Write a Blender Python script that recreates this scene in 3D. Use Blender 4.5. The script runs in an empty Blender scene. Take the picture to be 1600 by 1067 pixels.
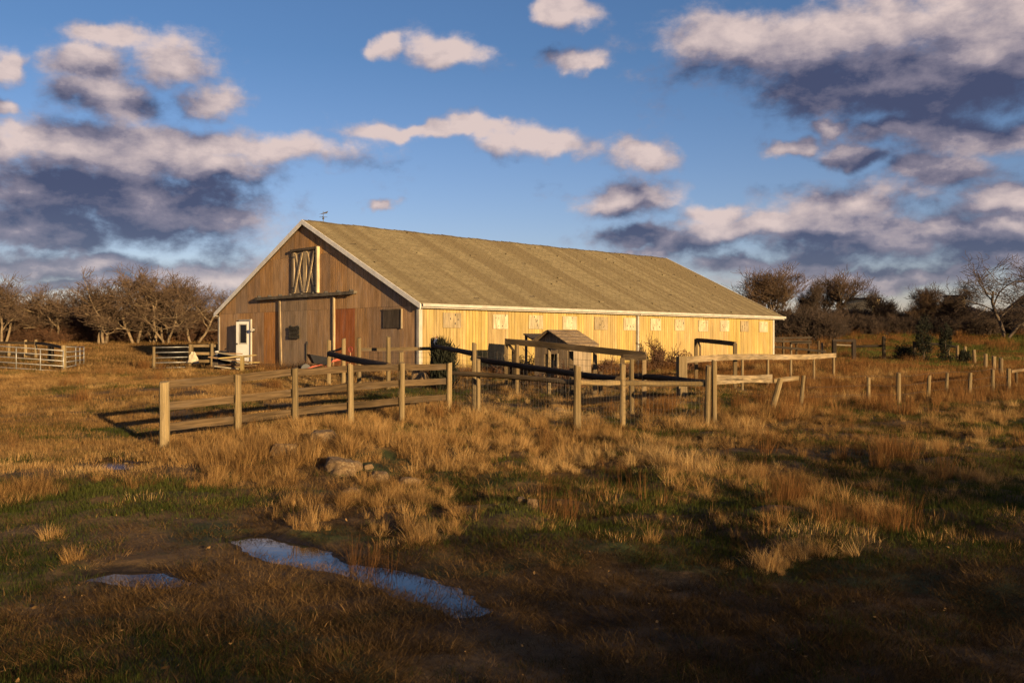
import bpy, bmesh, math, random
import numpy as np
from mathutils import Vector, Matrix, Quaternion
R = math.radians
rng = np.random.default_rng(7)
random.seed(7)
sc = bpy.context.scene
col = sc.collection

# ------------------------------------------------------------------ camera
F = 1439.0                      # focal length in pixels of a 1600 px wide picture
CZ = 2.0                        # eye height above the near ground
cam = bpy.data.cameras.new('camera')
cam.sensor_width = 36.0
cam.lens = F / 1600 * 36
cam.clip_end = 3000
camo = bpy.data.objects.new('camera', cam)
camo.location = (0, 0, CZ)
camo.rotation_euler = (R(90), 0, 0)
col.objects.link(camo)
sc.camera = camo

# ------------------------------------------------------------------ light
SUN_EL = R(8.6)
SUN_H = Vector((0.555, -0.832, 0)).normalized()          # horizontal direction towards the sun
sun = bpy.data.lights.new('sun', 'SUN')
sun.energy = 5.0
sun.angle = R(0.55)
sun.color = (1.0, 0.70, 0.36)
suno = bpy.data.objects.new('sun', sun)
to_sun = Vector((SUN_H.x*math.cos(SUN_EL), SUN_H.y*math.cos(SUN_EL), math.sin(SUN_EL)))
suno.rotation_euler = (-to_sun).to_track_quat('-Z', 'Y').to_euler()
suno.location = to_sun*100
col.objects.link(suno)
sc.view_settings.view_transform = 'Standard'
sc.view_settings.look = 'None'
EXPO = 1.22
sc.view_settings.exposure = EXPO
sc.view_settings.gamma = 1.0
sc.view_settings.use_curve_mapping = False
SKY_STRENGTH = 0.050
sc.cycles.use_denoising = True
sc.cycles.max_bounces = 4
sc.cycles.diffuse_bounces = 2
sc.cycles.glossy_bounces = 2
sc.cycles.transmission_bounces = 3
sc.cycles.transparent_max_bounces = 6
sc.cycles.use_adaptive_sampling = True
sc.cycles.adaptive_threshold = 0.025
sc.cycles.caustics_reflective = False
sc.cycles.caustics_refractive = False


# ------------------------------------------------------------------ node helpers
class NT:
    def __init__(s, tree):
        s.t = tree; s.n = tree.nodes; s.l = tree.links

    def add(s, typ, **kw):
        n = s.n.new(typ)
        for k, v in kw.items():
            setattr(n, k, v)
        return n

    def put(s, sock, v):
        if v is None:
            return
        if isinstance(v, bpy.types.NodeSocket):
            s.l.new(v, sock)
        else:
            sock.default_value = v

    def math(s, op, a, b=None, c=None, clamp=False):
        n = s.add('ShaderNodeMath', operation=op, use_clamp=clamp)
        for i, v in enumerate((a, b, c)):
            s.put(n.inputs[i], v)
        return n.outputs[0]

    def vmath(s, op, a, b=None, c=None, out=0):
        n = s.add('ShaderNodeVectorMath', operation=op)
        for i, v in enumerate((a, b, c)):
            s.put(n.inputs[i], v)
        return n.outputs[out]

    def mix(s, fac, a, b, blend='MIX'):
        n = s.add('ShaderNodeMix', data_type='RGBA', blend_type=blend)
        s.put(n.inputs[0], fac)
        s.put(n.inputs[6], (*a, 1) if isinstance(a, tuple) and len(a) == 3 else a)
        s.put(n.inputs[7], (*b, 1) if isinstance(b, tuple) and len(b) == 3 else b)
        return n.outputs[2]

    def noise(s, vec, scale, detail=4, rough=0.55, dist=0.0):
        n = s.add('ShaderNodeTexNoise')
        s.put(n.inputs['Vector'], vec)
        n.inputs['Scale'].default_value = scale
        n.inputs['Detail'].default_value = detail
        n.inputs['Roughness'].default_value = rough
        n.inputs['Distortion'].default_value = dist
        return n.outputs[0]

    def ramp(s, fac, lo, hi, a=0.0, b=1.0, smooth=True):
        n = s.add('ShaderNodeMapRange', interpolation_type='SMOOTHSTEP' if smooth else 'LINEAR')
        s.put(n.inputs[0], fac)
        n.inputs[1].default_value = lo; n.inputs[2].default_value = hi
        n.inputs[3].default_value = a; n.inputs[4].default_value = b
        return n.outputs[0]


# ------------------------------------------------------------------ sky with broken clouds
def sky_dir(px, py):
    dx, dz = px-800, 532-py
    return math.atan2(dx, F), math.atan2(dz, math.hypot(F, dx))

CLOUDS = [  # centre and half size of each cloud bank, as seen along the horizon
    (120, 232, 330, 46), (300, 232, 240, 40), (445, 232, 100, 32), (120, 300, 250, 62), (270, 335, 150, 58),
    (135, 95, 60, 32), (160, 140, 70, 45), (275, 95, 70, 40), (335, 145, 58, 34), (165, 55, 70, 18),
    (120, 412, 330, 26), (330, 425, 120, 24), (700, 76, 80, 34), (610, 72, 26, 24),
    (680, 202, 160, 16), (840, 220, 110, 28), (1005, 240, 66, 30), (905, 88, 55, 22), (870, 15, 50, 22), (15, 102, 36, 26),
    (1330, 50, 290, 62), (1440, 125, 280, 75), (1530, 70, 200, 90), (1540, 205, 150, 42), (1140, 55, 120, 38),
    (985, 312, 105, 30), (1190, 356, 170, 30), (1340, 322, 120, 44), (1440, 375, 260, 44), (1000, 378, 120, 24),
    (1335, 250, 55, 24), (1475, 262, 90, 34), (1570, 318, 90, 42), (1250, 410, 180, 22), (1160, 405, 60, 18), (1570, 410, 160, 26), (578, 329, 24, 10),
    (230, 300, 190, 50), (340, 270, 110, 36), (60, 350, 160, 40), (1300, 360, 180, 34), (1560, 372, 140, 40), (1120, 330, 70, 24), (1420, 200, 120, 30), (1290, 208, 44, 14), (1228, 236, 34, 15), (12, 166, 28, 16), (1105, 60, 60, 26),
    (955, 402, 90, 15), (1370, 432, 280, 18), (240, 446, 280, 16),
]
SHADED = [  # undersides that the low sun does not reach
    (110, 312, 270, 44), (330, 305, 120, 26), (230, 372, 150, 30), (1400, 145, 270, 44), (1570, 160, 180, 46), (1010, 334, 90, 12),
    (1200, 380, 180, 13), (1450, 398, 230, 24), (1335, 262, 60, 20), (90, 446, 330, 20), (1030, 384, 110, 22), (1560, 345, 90, 16), (230, 160, 60, 18)]
world = bpy.data.worlds.new('World')
sc.world = world
world.use_nodes = True
world.cycles.sampling_method = 'MANUAL'
world.cycles.sample_map_resolution = 512
wn = NT(world.node_tree)
for n in list(wn.n):
    wn.n.remove(n)
wout = wn.add('ShaderNodeOutputWorld')
bg = wn.add('ShaderNodeBackground')
wn.l.new(bg.outputs[0], wout.inputs[0])
bg.inputs[1].default_value = SKY_STRENGTH
sky = wn.add('ShaderNodeTexSky', sky_type='NISHITA', sun_disc=False)
sky.sun_elevation = SUN_EL
sky.sun_rotation = math.atan2(SUN_H.x, SUN_H.y)
sky.altitude = 10
sky.air_density = 1.0
sky.dust_density = 0.4
sky.ozone_density = 3.0

# group: cloud density at an (azimuth, elevation)
gt = bpy.data.node_groups.new('cloud_density', 'ShaderNodeTree')
gt.interface.new_socket('P', in_out='INPUT', socket_type='NodeSocketVector')
gt.interface.new_socket('D', in_out='OUTPUT', socket_type='NodeSocketFloat')
gt.interface.new_socket('B', in_out='OUTPUT', socket_type='NodeSocketFloat')
gt.interface.new_socket('S', in_out='OUTPUT', socket_type='NodeSocketFloat')
g = NT(gt)
gi = g.add('NodeGroupInput'); go = g.add('NodeGroupOutput')
P = gi.outputs[0]
warp = g.add('ShaderNodeTexNoise'); g.l.new(P, warp.inputs['Vector'])
warp.inputs['Scale'].default_value = 9; warp.inputs['Detail'].default_value = 3
wv = g.vmath('MULTIPLY', g.vmath('SUBTRACT', warp.outputs[1], (0.5, 0.5, 0.5)), (0.085, 0.050, 0.0))
warp2 = g.add('ShaderNodeTexNoise'); g.l.new(P, warp2.inputs['Vector'])
warp2.inputs['Scale'].default_value = 34; warp2.inputs['Detail'].default_value = 4
wv2 = g.vmath('MULTIPLY', g.vmath('SUBTRACT', warp2.outputs[1], (0.5, 0.5, 0.5)), (0.040, 0.024, 0.0))
Pw = g.vmath('ADD', g.vmath('ADD', P, wv), wv2)
acc = None
for (cx, cy, rx, ry) in CLOUDS:
    a, e = sky_dir(cx, cy)
    sx, sy = F/rx/0.95, F/ry/0.92
    ln = g.vmath('LENGTH', g.vmath('MULTIPLY_ADD', Pw, (sx, sy, 0), (-a*sx, -e*sy, 0)), out=1)
    acc = ln if acc is None else g.math('SMOOTH_MIN', acc, ln, 0.28)
placed = g.math('MAXIMUM', g.math('SUBTRACT', 1.05, acc), -0.9)
dark = None
for (cx, cy, rx, ry) in SHADED:
    a, e = sky_dir(cx, cy)
    sx, sy = F/rx, F/ry
    ln = g.vmath('LENGTH', g.vmath('MULTIPLY_ADD', Pw, (sx, sy, 0), (-a*sx, -e*sy, 0)), out=1)
    dark = ln if dark is None else g.math('SMOOTH_MIN', dark, ln, 0.3)
shade = g.ramp(dark, 0.35, 1.35, 1.0, 0.0)
# everywhere else the sky goes on with the same kind of broken cloud
sepp = g.add('ShaderNodeSeparateXYZ'); g.l.new(P, sepp.inputs[0])
gen = g.ramp(g.noise(g.vmath('MULTIPLY', P, (1, 2.2, 1)), 2.6, 2, 0.5), 0.38, 0.66, -0.9, 0.9)
outside = g.math('MAXIMUM', g.ramp(g.math('ABSOLUTE', sepp.outputs[0]), 0.56, 0.80), g.ramp(sepp.outputs[1], 0.37, 0.50))
base = g.math('ADD', g.math('MULTIPLY', placed, g.math('SUBTRACT', 1.0, outside)), g.math('MULTIPLY', gen, outside))
fb = g.noise(g.vmath('MULTIPLY', P, (1, 1.5, 1)), 11, 9, 0.63, 0.1)
d = g.math('ADD', g.math('MULTIPLY_ADD', g.math('MAXIMUM', base, 0.0), 0.9, base), g.math('MULTIPLY', g.math('SUBTRACT', fb, 0.5), 4.2))
g.l.new(d, go.inputs[0]); g.l.new(base, go.inputs[1]); g.l.new(shade, go.inputs[2])

tc = wn.add('ShaderNodeTexCoord')
nv = wn.vmath('NORMALIZE', tc.outputs['Generated'])
sp = wn.add('ShaderNodeSeparateXYZ'); wn.l.new(nv, sp.inputs[0])
az = wn.math('ARCTAN2', sp.outputs[0], sp.outputs[1])
el = wn.math('ARCSINE', sp.outputs[2])
cmb = wn.add('ShaderNodeCombineXYZ'); wn.l.new(az, cmb.inputs[0]); wn.l.new(el, cmb.inputs[1])
Pv = cmb.outputs[0]
def dens(vec):
    n = wn.add('ShaderNodeGroup'); n.node_tree = gt
    wn.l.new(vec, n.inputs[0])
    return n.outputs
d0, b0, s0 = dens(Pv)[:3]
d1, b1 = dens(wn.vmath('ADD', Pv, (0.014, 0.034, 0)))[:2]
alpha = wn.ramp(d0, -0.35, 1.05)
# sunlit tops and shaded undersides: how fast the cloud thins towards the sun
tex = wn.noise(wn.vmath('MULTIPLY', Pv, (1, 1.8, 1)), 17, 9, 0.62, 0.15)
lit = wn.ramp(wn.math('SUBTRACT', b0, b1), -1.3, 1.7, 0.0, 0.58, False)
lit = wn.math('ADD', lit, wn.ramp(wn.math('SUBTRACT', d0, d1), -1.6, 1.6, -0.26, 0.26, False))
lit = wn.math('ADD', lit, wn.math('MULTIPLY', wn.math('SUBTRACT', tex, 0.5), 1.25))
lit = wn.math('ADD', lit, wn.ramp(d0, 0.3, 2.6, 0.20, 0.12))
lit = wn.math('SUBTRACT', lit, wn.math('MULTIPLY', s0, 0.36), clamp=True)
K = 1.0/SKY_STRENGTH/2**EXPO
def kc(c): return tuple(v*K for v in c)
cloud = wn.mix(wn.ramp(lit, 0.05, 0.45, 0, 1, False), kc((0.062, 0.074, 0.145)), kc((0.255, 0.225, 0.285)))
cloud = wn.mix(wn.ramp(lit, 0.40, 0.95, 0, 1, False), cloud, kc((0.74, 0.59, 0.55)))
# air between here and far clouds low down
low = wn.ramp(el, 0.0, 0.16, 0.26, 0.04)
tintc = wn.mix(wn.ramp(el, 0.0, 0.30, 0, 1, False), (1.586, 1.195, 1.401), (0.875, 0.912, 1.098))
skyc = wn.mix(1.0, sky.outputs[0], tintc, 'MULTIPLY')
cloud = wn.mix(low, cloud, skyc)
fin = wn.mix(wn.math('MULTIPLY', alpha, wn.ramp(el, -0.01, 0.02)), skyc, cloud)
wn.l.new(fin, bg.inputs[0])


# ------------------------------------------------------------------ numeric helpers
def vnoise(x, y, seed=0):
    """smooth value noise on a unit lattice, 0..1"""
    x = np.asarray(x, float); y = np.asarray(y, float)
    xi = np.floor(x).astype(np.int64); yi = np.floor(y).astype(np.int64)
    fx = x-xi; fy = y-yi
    fx = fx*fx*(3-2*fx); fy = fy*fy*(3-2*fy)
    def h(a, b):
        n = (a*374761393 + b*668265263 + seed*974634541) & 0xffffffff
        n = ((n ^ (n >> 13))*1274126177) & 0xffffffff
        return ((n ^ (n >> 16)) & 0xffff)/65535.0
    return (h(xi, yi)*(1-fx)+h(xi+1, yi)*fx)*(1-fy)+(h(xi, yi+1)*(1-fx)+h(xi+1, yi+1)*fx)*fy

def fbm(x, y, seed=0, o=4):
    s = 0; a = 0.5; t = 0
    for i in range(o):
        s = s+a*vnoise(x*2**i, y*2**i, seed+i*17); t += a; a *= 0.5
    return s/t

# ------------------------------------------------------------------ the lie of the land
CTRL = np.array([
    (0, -80, 0.2), (-80, -80, 0.0), (80, -80, 0.8), (0, -25, 0.0), (0, 0, 0), (-6, 6, 0), (7, 6, 0), (20, 6, 0.1), (-22, 6, 0.0), (0, 11, 0.0), (12, 14, 0.03), (-14, 14, 0.03),
    (-6.2, 16.4, .07), (-1.5, 22.7, .20), (-26, 22, .12), (4.6, 20.8, .06), (1.5, 20.5, .04), (9, 26.5, .05), (11.5, 29, .05), (17, 33, .15), (14.4, 41, .40),
    (23, 43, .22), (28, 56, .48), (33, 70, .74), (41.7, 80, 1.28), (60, 80, 2.4), (56, 110, 3.3), (42, 110, 3.1), (35, 92, 2.6), (80, 110, 3.9),
    (-3.6, 35.5, .65), (-15, 47, .65), (15.2, 54, .66), (4, 66, .8), (-25, 46, .47), (-26, 58, .95), (-44, 80, 1.75), (-12, 80, 1.75), (15, 90, 2.0),
    (-60, 46, .6), (-80, 110, 2.6), (0, 140, 3.0), (80, 160, 4.2), (-200, 200, 3), (0, 300, 3.5), (200, 200, 4.5), (200, -50, 2), (-200, -50, 0), (0, -200, 0), (400, 400, 4), (-400, 400, 3)], float)
def _phi(r2):
    return 0.5*r2*np.log(np.maximum(r2, 1e-9))
def _tps():
    n = len(CTRL); xy = CTRL[:, :2]/40
    d2 = ((xy[:, None]-xy[None])**2).sum(-1)
    A = np.zeros((n+3, n+3)); A[:n, :n] = _phi(d2)+np.eye(n)*0.004
    A[:n, n] = 1; A[:n, n+1:] = xy; A[n, :n] = 1; A[n+1:, :n] = xy.T
    return xy, np.linalg.solve(A, np.r_[CTRL[:, 2], 0, 0, 0])
_XY, _W = _tps()
def land(x, y):
    x = np.asarray(x, float); y = np.asarray(y, float)
    p = np.stack([x.ravel(), y.ravel()], 1)/40
    out = np.empty(len(p))
    for i in range(0, len(p), 20000):
        q = p[i:i+20000]
        d2 = ((q[:, None]-_XY[None])**2).sum(-1)
        out[i:i+20000] = _phi(d2)@_W[:-3]+_W[-3]+q@_W[-2:]
    return out.reshape(x.shape)

WATER = -0.055
PUDDLES = [  # (name, polyline of (x, y, half width), water level)
    ('roadside', [(-3.55, 8.05, .24), (-3.2, 7.95, .30), (-2.85, 7.8, .22)], -0.055),
    ('rut', [(-2.72, 9.55, .24), (-2.35, 9.1, .36), (-2.0, 8.7, .36), (-1.65, 8.4, .22), (-1.3, 8.2, .26), (-.98, 7.9, .28), (-.68, 7.5, .27), (-.36, 7.0, .16)], -0.055),
    ('gatepost', [(-6.75, 15.3, .22), (-6.4, 14.85, .36), (-6.05, 14.5, .30), (-5.75, 14.8, .2)], 0.022)]
def puddle_depth(x, y):
    """0 outside, 1 in the middle of a puddle"""
    best = np.full(np.shape(x), 9.0)
    wob = 0.75+0.55*fbm(np.asarray(x)*3.1, np.asarray(y)*3.1, 5, 3)
    for _, pl, _w in PUDDLES:
        for (ax, ay, ar), (bx, by, br) in zip(pl[:-1], pl[1:]):
            dx, dy = bx-ax, by-ay
            t = np.clip(((x-ax)*dx+(y-ay)*dy)/(dx*dx+dy*dy), 0, 1)
            dd = np.hypot(x-(ax+t*dx), y-(ay+t*dy))/((ar+t*(br-ar))*wob)
            best = np.minimum(best, dd*1.2)
    return np.clip(1.35-best, 0, 1)
def ground(x, y):
    x = np.asarray(x, float); y = np.asarray(y, float)
    z = land(x, y)
    near = np.clip((75-y)/45, 0, 1)*np.clip((60-np.abs(x))/20, 0, 1)
    z = z+near*(0.10*(fbm(x*.55, y*.55, 1, 3)-.5)+0.08*(fbm(x*2.3, y*2.3, 2, 3)-.5))
    hum = np.clip((30-y)/8, 0, 1)*np.clip((y-4)/6, 0.25, 1)*np.clip((x+8)/4, 0.3, 1)
    hum = hum*(1-.9*np.clip((.6-x)/1.0, 0, 1)*np.clip((10.6-y)/1.0, 0, 1))
    z = z+hum*.36*np.maximum(fbm(x*.95+5, y*.95+2, 6, 3)-.48, -.06)
    pd = puddle_depth(x, y)
    lo = np.minimum(pd*3, 1)
    z = z*(1-lo)+lo*np.where(y > 12, .045, -.035)-0.075*pd
    pile = np.exp(-(((x+2.6)/2.0)**2+((y-15.4)/1.3)**2))*0.28+np.exp(-(((x+3.6)/1.5)**2+((y-17.6)/1.2)**2))*0.15
    return z+pile
def gz(x, y):
    return float(ground(np.array([x]), np.array([y]))[0])
def X(px, Y):
    return (px-800)/F*Y
def Z(py, Y):
    return CZ-(py-532)/F*Y

# ------------------------------------------------------------------ object helpers
def tag(o, label=None, cat=None, group=None, kind=None):
    if label: o['label'] = label
    if cat: o['category'] = cat
    if group: o['group'] = group
    if kind: o['kind'] = kind
    return o
def empty(name, loc=(0, 0, 0), rz=0.0):
    o = bpy.data.objects.new(name, None)
    o.empty_display_size = 0.2
    o.location = loc; o.rotation_euler = (0, 0, rz)
    col.objects.link(o)
    return o
def mkmesh(name, v, f, mat=None, smooth=False):
    me = bpy.data.meshes.new(name)
    me.from_pydata([tuple(map(float, p)) for p in v], [], [tuple(map(int, q)) for q in f])
    if mat: me.materials.append(mat)
    if smooth: me.polygons.foreach_set('use_smooth', [True]*len(me.polygons))
    me.update()
    return me
def obj(name, me, parent=None, loc=(0, 0, 0), rot=None, color=None):
    o = bpy.data.objects.new(name, me)
    col.objects.link(o)
    o.location = loc
    if rot is not None:
        if isinstance(rot, Quaternion):
            o.rotation_mode = 'QUATERNION'; o.rotation_quaternion = rot
        else:
            o.rotation_euler = rot
    if parent: o.parent = parent
    if color: o.color = (*color, 1)
    return o
def fast_mesh(name, V, Fa, mat, smooth=False, nper=4):
    """numpy verts (n,3) and faces (m,nper)"""
    me = bpy.data.meshes.new(name)
    V = np.ascontiguousarray(V, np.float32); Fa = np.ascontiguousarray(Fa, np.int32)
    me.vertices.add(len(V)); me.vertices.foreach_set('co', V.ravel())
    me.loops.add(Fa.size); me.loops.foreach_set('vertex_index', Fa.ravel())
    me.polygons.add(len(Fa))
    me.polygons.foreach_set('loop_start', np.arange(len(Fa), dtype=np.int32)*nper)
    me.polygons.foreach_set('loop_total', np.full(len(Fa), nper, np.int32))
    if smooth: me.polygons.foreach_set('use_smooth', np.ones(len(Fa), bool))
    me.update(calc_edges=True)
    if mat: me.materials.append(mat)
    return me

class MB:
    def __init__(s): s.v = []; s.f = []
    def box(s, x0, x1, y0, y1, z0, z1):
        b = len(s.v)
        s.v += [(x0, y0, z0), (x1, y0, z0), (x1, y1, z0), (x0, y1, z0), (x0, y0, z1), (x1, y0, z1), (x1, y1, z1), (x0, y1, z1)]
        s.f += [[b+i for i in q] for q in ((0, 3, 2, 1), (4, 5, 6, 7), (0, 1, 5, 4), (1, 2, 6, 5), (2, 3, 7, 6), (3, 0, 4, 7))]
        return s
    def hexa(s, pts):
        b = len(s.v); s.v += pts
        s.f += [[b+i for i in q] for q in ((0, 3, 2, 1), (4, 5, 6, 7), (0, 1, 5, 4), (1, 2, 6, 5), (2, 3, 7, 6), (3, 0, 4, 7))]
        return s
    def bar(s, p, q, w, t, up=(0, 0, 1)):
        """a straight square bar from p to q, w across up, t along up"""
        p = Vector(p); q = Vector(q); d = (q-p).normalized(); u = Vector(up)
        if abs(d.dot(u)) > .95: u = Vector((1, 0, 0))
        a = d.cross(u).normalized(); u = a.cross(d).normalized()
        c = []
        for e in (p, q):
            for sx, sy in ((-1, -1), (1, -1), (1, 1), (-1, 1)):
                c.append(tuple(e+a*(sx*w/2)+u*(sy*t/2)))
        return s.hexa(c)
    def tube(s, pts, rads, n=8, cap=True):
        b = len(s.v); m = len(pts)
        pts = [Vector(p) for p in pts]
        for i, p in enumerate(pts):
            d = (pts[min(i+1, m-1)]-pts[max(i-1, 0)]).normalized()
            u = Vector((0, 0, 1)) if abs(d.z) < .9 else Vector((1, 0, 0))
            a = d.cross(u).normalized(); c = a.cross(d)
            for k in range(n):
                t = 2*math.pi*k/n
                s.v.append(tuple(p+(a*math.cos(t)+c*math.sin(t))*rads[i]))
        for i in range(m-1):
            for k in range(n):
                s.f.append([b+i*n+k, b+i*n+(k+1) % n, b+(i+1)*n+(k+1) % n, b+(i+1)*n+k])
        if cap:
            s.f.append([b+k for k in range(n)][::-1]); s.f.append([b+(m-1)*n+k for k in range(n)])
        return s
    def mesh(s, name, mat, smooth=False): return mkmesh(name, s.v, s.f, mat, smooth)
    def build(s, name, mat, parent=None, color=None, smooth=False, loc=(0, 0, 0)):
        return obj(name, s.mesh(name, mat, smooth), parent, loc, None, color)

def axes_quat(zdir, up=(0, 0, 1)):
    z = Vector(zdir).normalized(); u = Vector(up)
    if abs(z.dot(u)) > .97: u = Vector((0, 1, 0))
    x = u.cross(z).normalized(); y = z.cross(x)
    return Matrix((x, y, z)).transposed().to_quaternion()

# ------------------------------------------------------------------ materials
ALB = 0.83
def dim(c): return tuple(v*ALB for v in c)
def new_mat(name):
    m = bpy.data.materials.new(name); m.use_nodes = True
    t = NT(m.node_tree); b = t.n.get('Principled BSDF')
    b.inputs['Specular IOR Level'].default_value = 0.25
    return m, t, b
def obj_coords(t):
    c = t.add('ShaderNodeTexCoord'); i = t.add('ShaderNodeObjectInfo')
    s = t.add('ShaderNodeVectorMath', operation='SCALE'); s.inputs[0].default_value = (31.0, 17.0, 23.0)
    t.l.new(i.outputs['Random'], s.inputs['Scale'])
    return t.vmath('ADD', c.outputs['Object'], s.outputs[0]), i
def wood_mat(name, contrast=1.0, rough=0.85, island=0.0, grain=(38, 38, 1.6), stain=0.5):
    """weathered wood, grain along local Z, base colour from the object's own colour"""
    m, t, b = new_mat(name)
    P, info = obj_coords(t)
    gr = t.noise(t.vmath('MULTIPLY', P, grain), 1.0, 5, 0.65, 0.4)
    big = t.noise(t.vmath('MULTIPLY', P, (2.2, 2.2, 0.8)), 1.0, 4, 0.6)
    fac = t.ramp(gr, 0.30, 0.72, 1-.42*contrast, 1+.22*contrast)
    fac2 = t.ramp(big, 0.3, 0.7, 1-.28*stain, 1+.14*stain)
    v = t.math('MULTIPLY', t.math('MULTIPLY', fac, fac2), ALB)
    if island:
        geo = t.add('ShaderNodeNewGeometry')
        v = t.math('MULTIPLY', v, t.math('MULTIPLY_ADD', geo.outputs['Random Per Island'], island, 1-island/2))
    s = t.add('ShaderNodeVectorMath', operation='SCALE')
    t.l.new(info.outputs['Color'], s.inputs[0]); t.l.new(v, s.inputs['Scale'])
    grey = t.ramp(t.noise(t.vmath('MULTIPLY', P, (5, 5, 1.1)), 1.0, 3), 0.45, 0.75, 0.0, 0.35*stain)
    hs = t.add('ShaderNodeHueSaturation'); hs.inputs['Saturation'].default_value = 0.45; hs.inputs['Value'].default_value = 0.92
    t.l.new(s.outputs[0], hs.inputs['Color'])
    t.l.new(t.mix(grey, s.outputs[0], hs.outputs[0]), b.inputs['Base Color'])
    b.inputs['Roughness'].default_value = rough
    b.inputs['Specular IOR Level'].default_value = 0.10
    bp = t.add('ShaderNodeBump'); bp.inputs['Strength'].default_value = 0.35; bp.inputs['Distance'].default_value = 0.006
    t.l.new(gr, bp.inputs['Height']); t.l.new(bp.outputs[0], b.inputs['Normal'])
    return m
def plain_mat(name, c, rough=0.6, metal=0.0, vary=0.18, scale=6.0, spec=0.3):
    m, t, b = new_mat(name)
    P, info = obj_coords(t)
    n = t.ramp(t.noise(P, scale, 5, 0.65), 0.3, 0.7, 1-vary, 1+vary*.5)
    s = t.add('ShaderNodeVectorMath', operation='SCALE'); s.inputs[0].default_value = dim(c)
    t.l.new(n, s.inputs['Scale']); t.l.new(s.outputs[0], b.inputs['Base Color'])
    b.inputs['Roughness'].default_value = rough; b.inputs['Metallic'].default_value = metal
    b.inputs['Specular IOR Level'].default_value = spec
    return m

M = {}
M['wood'] = wood_mat('weathered_wood', 1.25, stain=1.2)
M['sheet'] = wood_mat('plywood_siding', 0.8, island=0.14, grain=(30, 30, 0.9), stain=0.8)
M['yellow'] = wood_mat('pale_plywood_siding', 0.85, island=0.26, grain=(24, 24, 0.6), stain=0.5)
M['trim'] = plain_mat('white_trim_paint', (0.42, 0.385, 0.32), 0.55, vary=0.2, scale=3)
M['patch'] = wood_mat('whitewashed_board', 0.9, stain=0.9, grain=(16, 16, 2))
M['white'] = plain_mat('white_door_paint', (0.80, 0.77, 0.69), 0.5, vary=0.12, scale=2)
M['rake'] = plain_mat('grazing_lit_rake_paint', (0.80, 0.77, 0.70), 0.55, vary=0.15, scale=3)  # trim white painted brighter to carry the grazing light on the rake boards
M['metal'] = plain_mat('galvanised_pipe', (0.36, 0.35, 0.32), 0.5, 0.5, 0.25, 8)
M['darkmetal'] = plain_mat('dark_iron', (0.07, 0.065, 0.06), 0.6, 0.4, 0.3, 9)
M['wire'] = plain_mat('fence_wire', (0.085, 0.07, 0.055), 0.7, 0.2, 0.2, 9)
M['black'] = plain_mat('black_plastic', (0.012, 0.012, 0.016), 0.5, 0, 0.3, 5)
M['sheathing'] = plain_mat('dark_sheathing', (0.10, 0.075, 0.05), 0.9, 0, 0.3, 4)
M['concrete'] = plain_mat('old_concrete', (0.28, 0.26, 0.23), 0.9, 0, 0.3, 3)
M['glass'] = plain_mat('dark_window_glass', (0.008, 0.009, 0.011), 0.08, 0, 0.1, 3, 0.5)
M['red'] = plain_mat('red_handle_paint', (0.22, 0.025, 0.016), 0.5, 0, 0.2, 9)
M['cloth'] = plain_mat('pale_canvas', (0.45, 0.38, 0.27), 0.9, 0, 0.25, 6)
M['housewall'] = plain_mat('house_siding', (0.50, 0.38, 0.20), 0.8, 0, 0.15, 1)
M['houseroof'] = plain_mat('house_shingles', (0.045, 0.042, 0.045), 0.9, 0, 0.2, 2)

def rock_mat():
    m, t, b = new_mat('fieldstone')
    P, info = obj_coords(t)
    a = t.mix(t.ramp(t.noise(P, 4, 5, .6), .3, .7), (0.115, 0.070, 0.034), (0.235, 0.150, 0.072))
    a = t.mix(t.ramp(t.noise(P, 9, 4, .7), .55, .66), a, (0.34, 0.27, 0.15))
    a = t.mix(t.ramp(t.noise(P, 6, 4, .7), .62, .72), a, (0.07, 0.055, 0.04))
    t.l.new(t.mix(1.0, a, dim((1, 1, 1)), 'MULTIPLY'), b.inputs['Base Color']); b.inputs['Roughness'].default_value = .9
    bp = t.add('ShaderNodeBump'); bp.inputs['Strength'].default_value = .7; bp.inputs['Distance'].default_value = .03
    t.l.new(t.noise(P, 14, 6, .7), bp.inputs['Height']); t.l.new(bp.outputs[0], b.inputs['Normal'])
    return m
M['rock'] = rock_mat()

def soil_mat():
    m, t, b = new_mat('turf_soil')
    c = t.add('ShaderNodeTexCoord').outputs['Object']
    soil = t.mix(t.ramp(t.noise(c, 3.2, 6, .65), .35, .65), (0.048, 0.029, 0.015), (0.110, 0.066, 0.031))
    dry = t.mix(t.ramp(t.noise(c, 9, 6, .7), .3, .7), (0.085, 0.052, 0.022), (0.18, 0.112, 0.045))
    grn = t.mix(t.ramp(t.noise(c, 7, 5, .7), .3, .7), (0.022, 0.030, 0.009), (0.062, 0.072, 0.020))
    a = t.mix(t.ramp(t.noise(c, .35, 5, .6, .5), .40, .60), soil, dry)
    a = t.mix(t.ramp(t.noise(t.vmath('ADD', c, (9, 4, 0)), .45, 5, .62, .4), .52, .62), a, grn)
    at = t.add('ShaderNodeAttribute'); at.attribute_name = 'mud'
    mud = t.mix(t.ramp(t.noise(c, 6, 5, .6), .3, .7), (0.016, 0.011, 0.007), (0.040, 0.027, 0.015))
    a = t.mix(t.ramp(at.outputs['Fac'], .02, .4), a, mud)
    t.l.new(t.mix(1.0, a, dim((1, 1, 1)), 'MULTIPLY'), b.inputs['Base Color'])
    t.l.new(t.ramp(at.outputs['Fac'], .1, .6, .95, .45), b.inputs['Roughness'])
    b.inputs['Specular IOR Level'].default_value = .2
    bp = t.add('ShaderNodeBump'); bp.inputs['Strength'].default_value = .9; bp.inputs['Distance'].default_value = .05
    t.l.new(t.noise(c, 11, 7, .72), bp.inputs['Height']); t.l.new(bp.outputs[0], b.inputs['Normal'])
    return m
M['soil'] = soil_mat()

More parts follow.
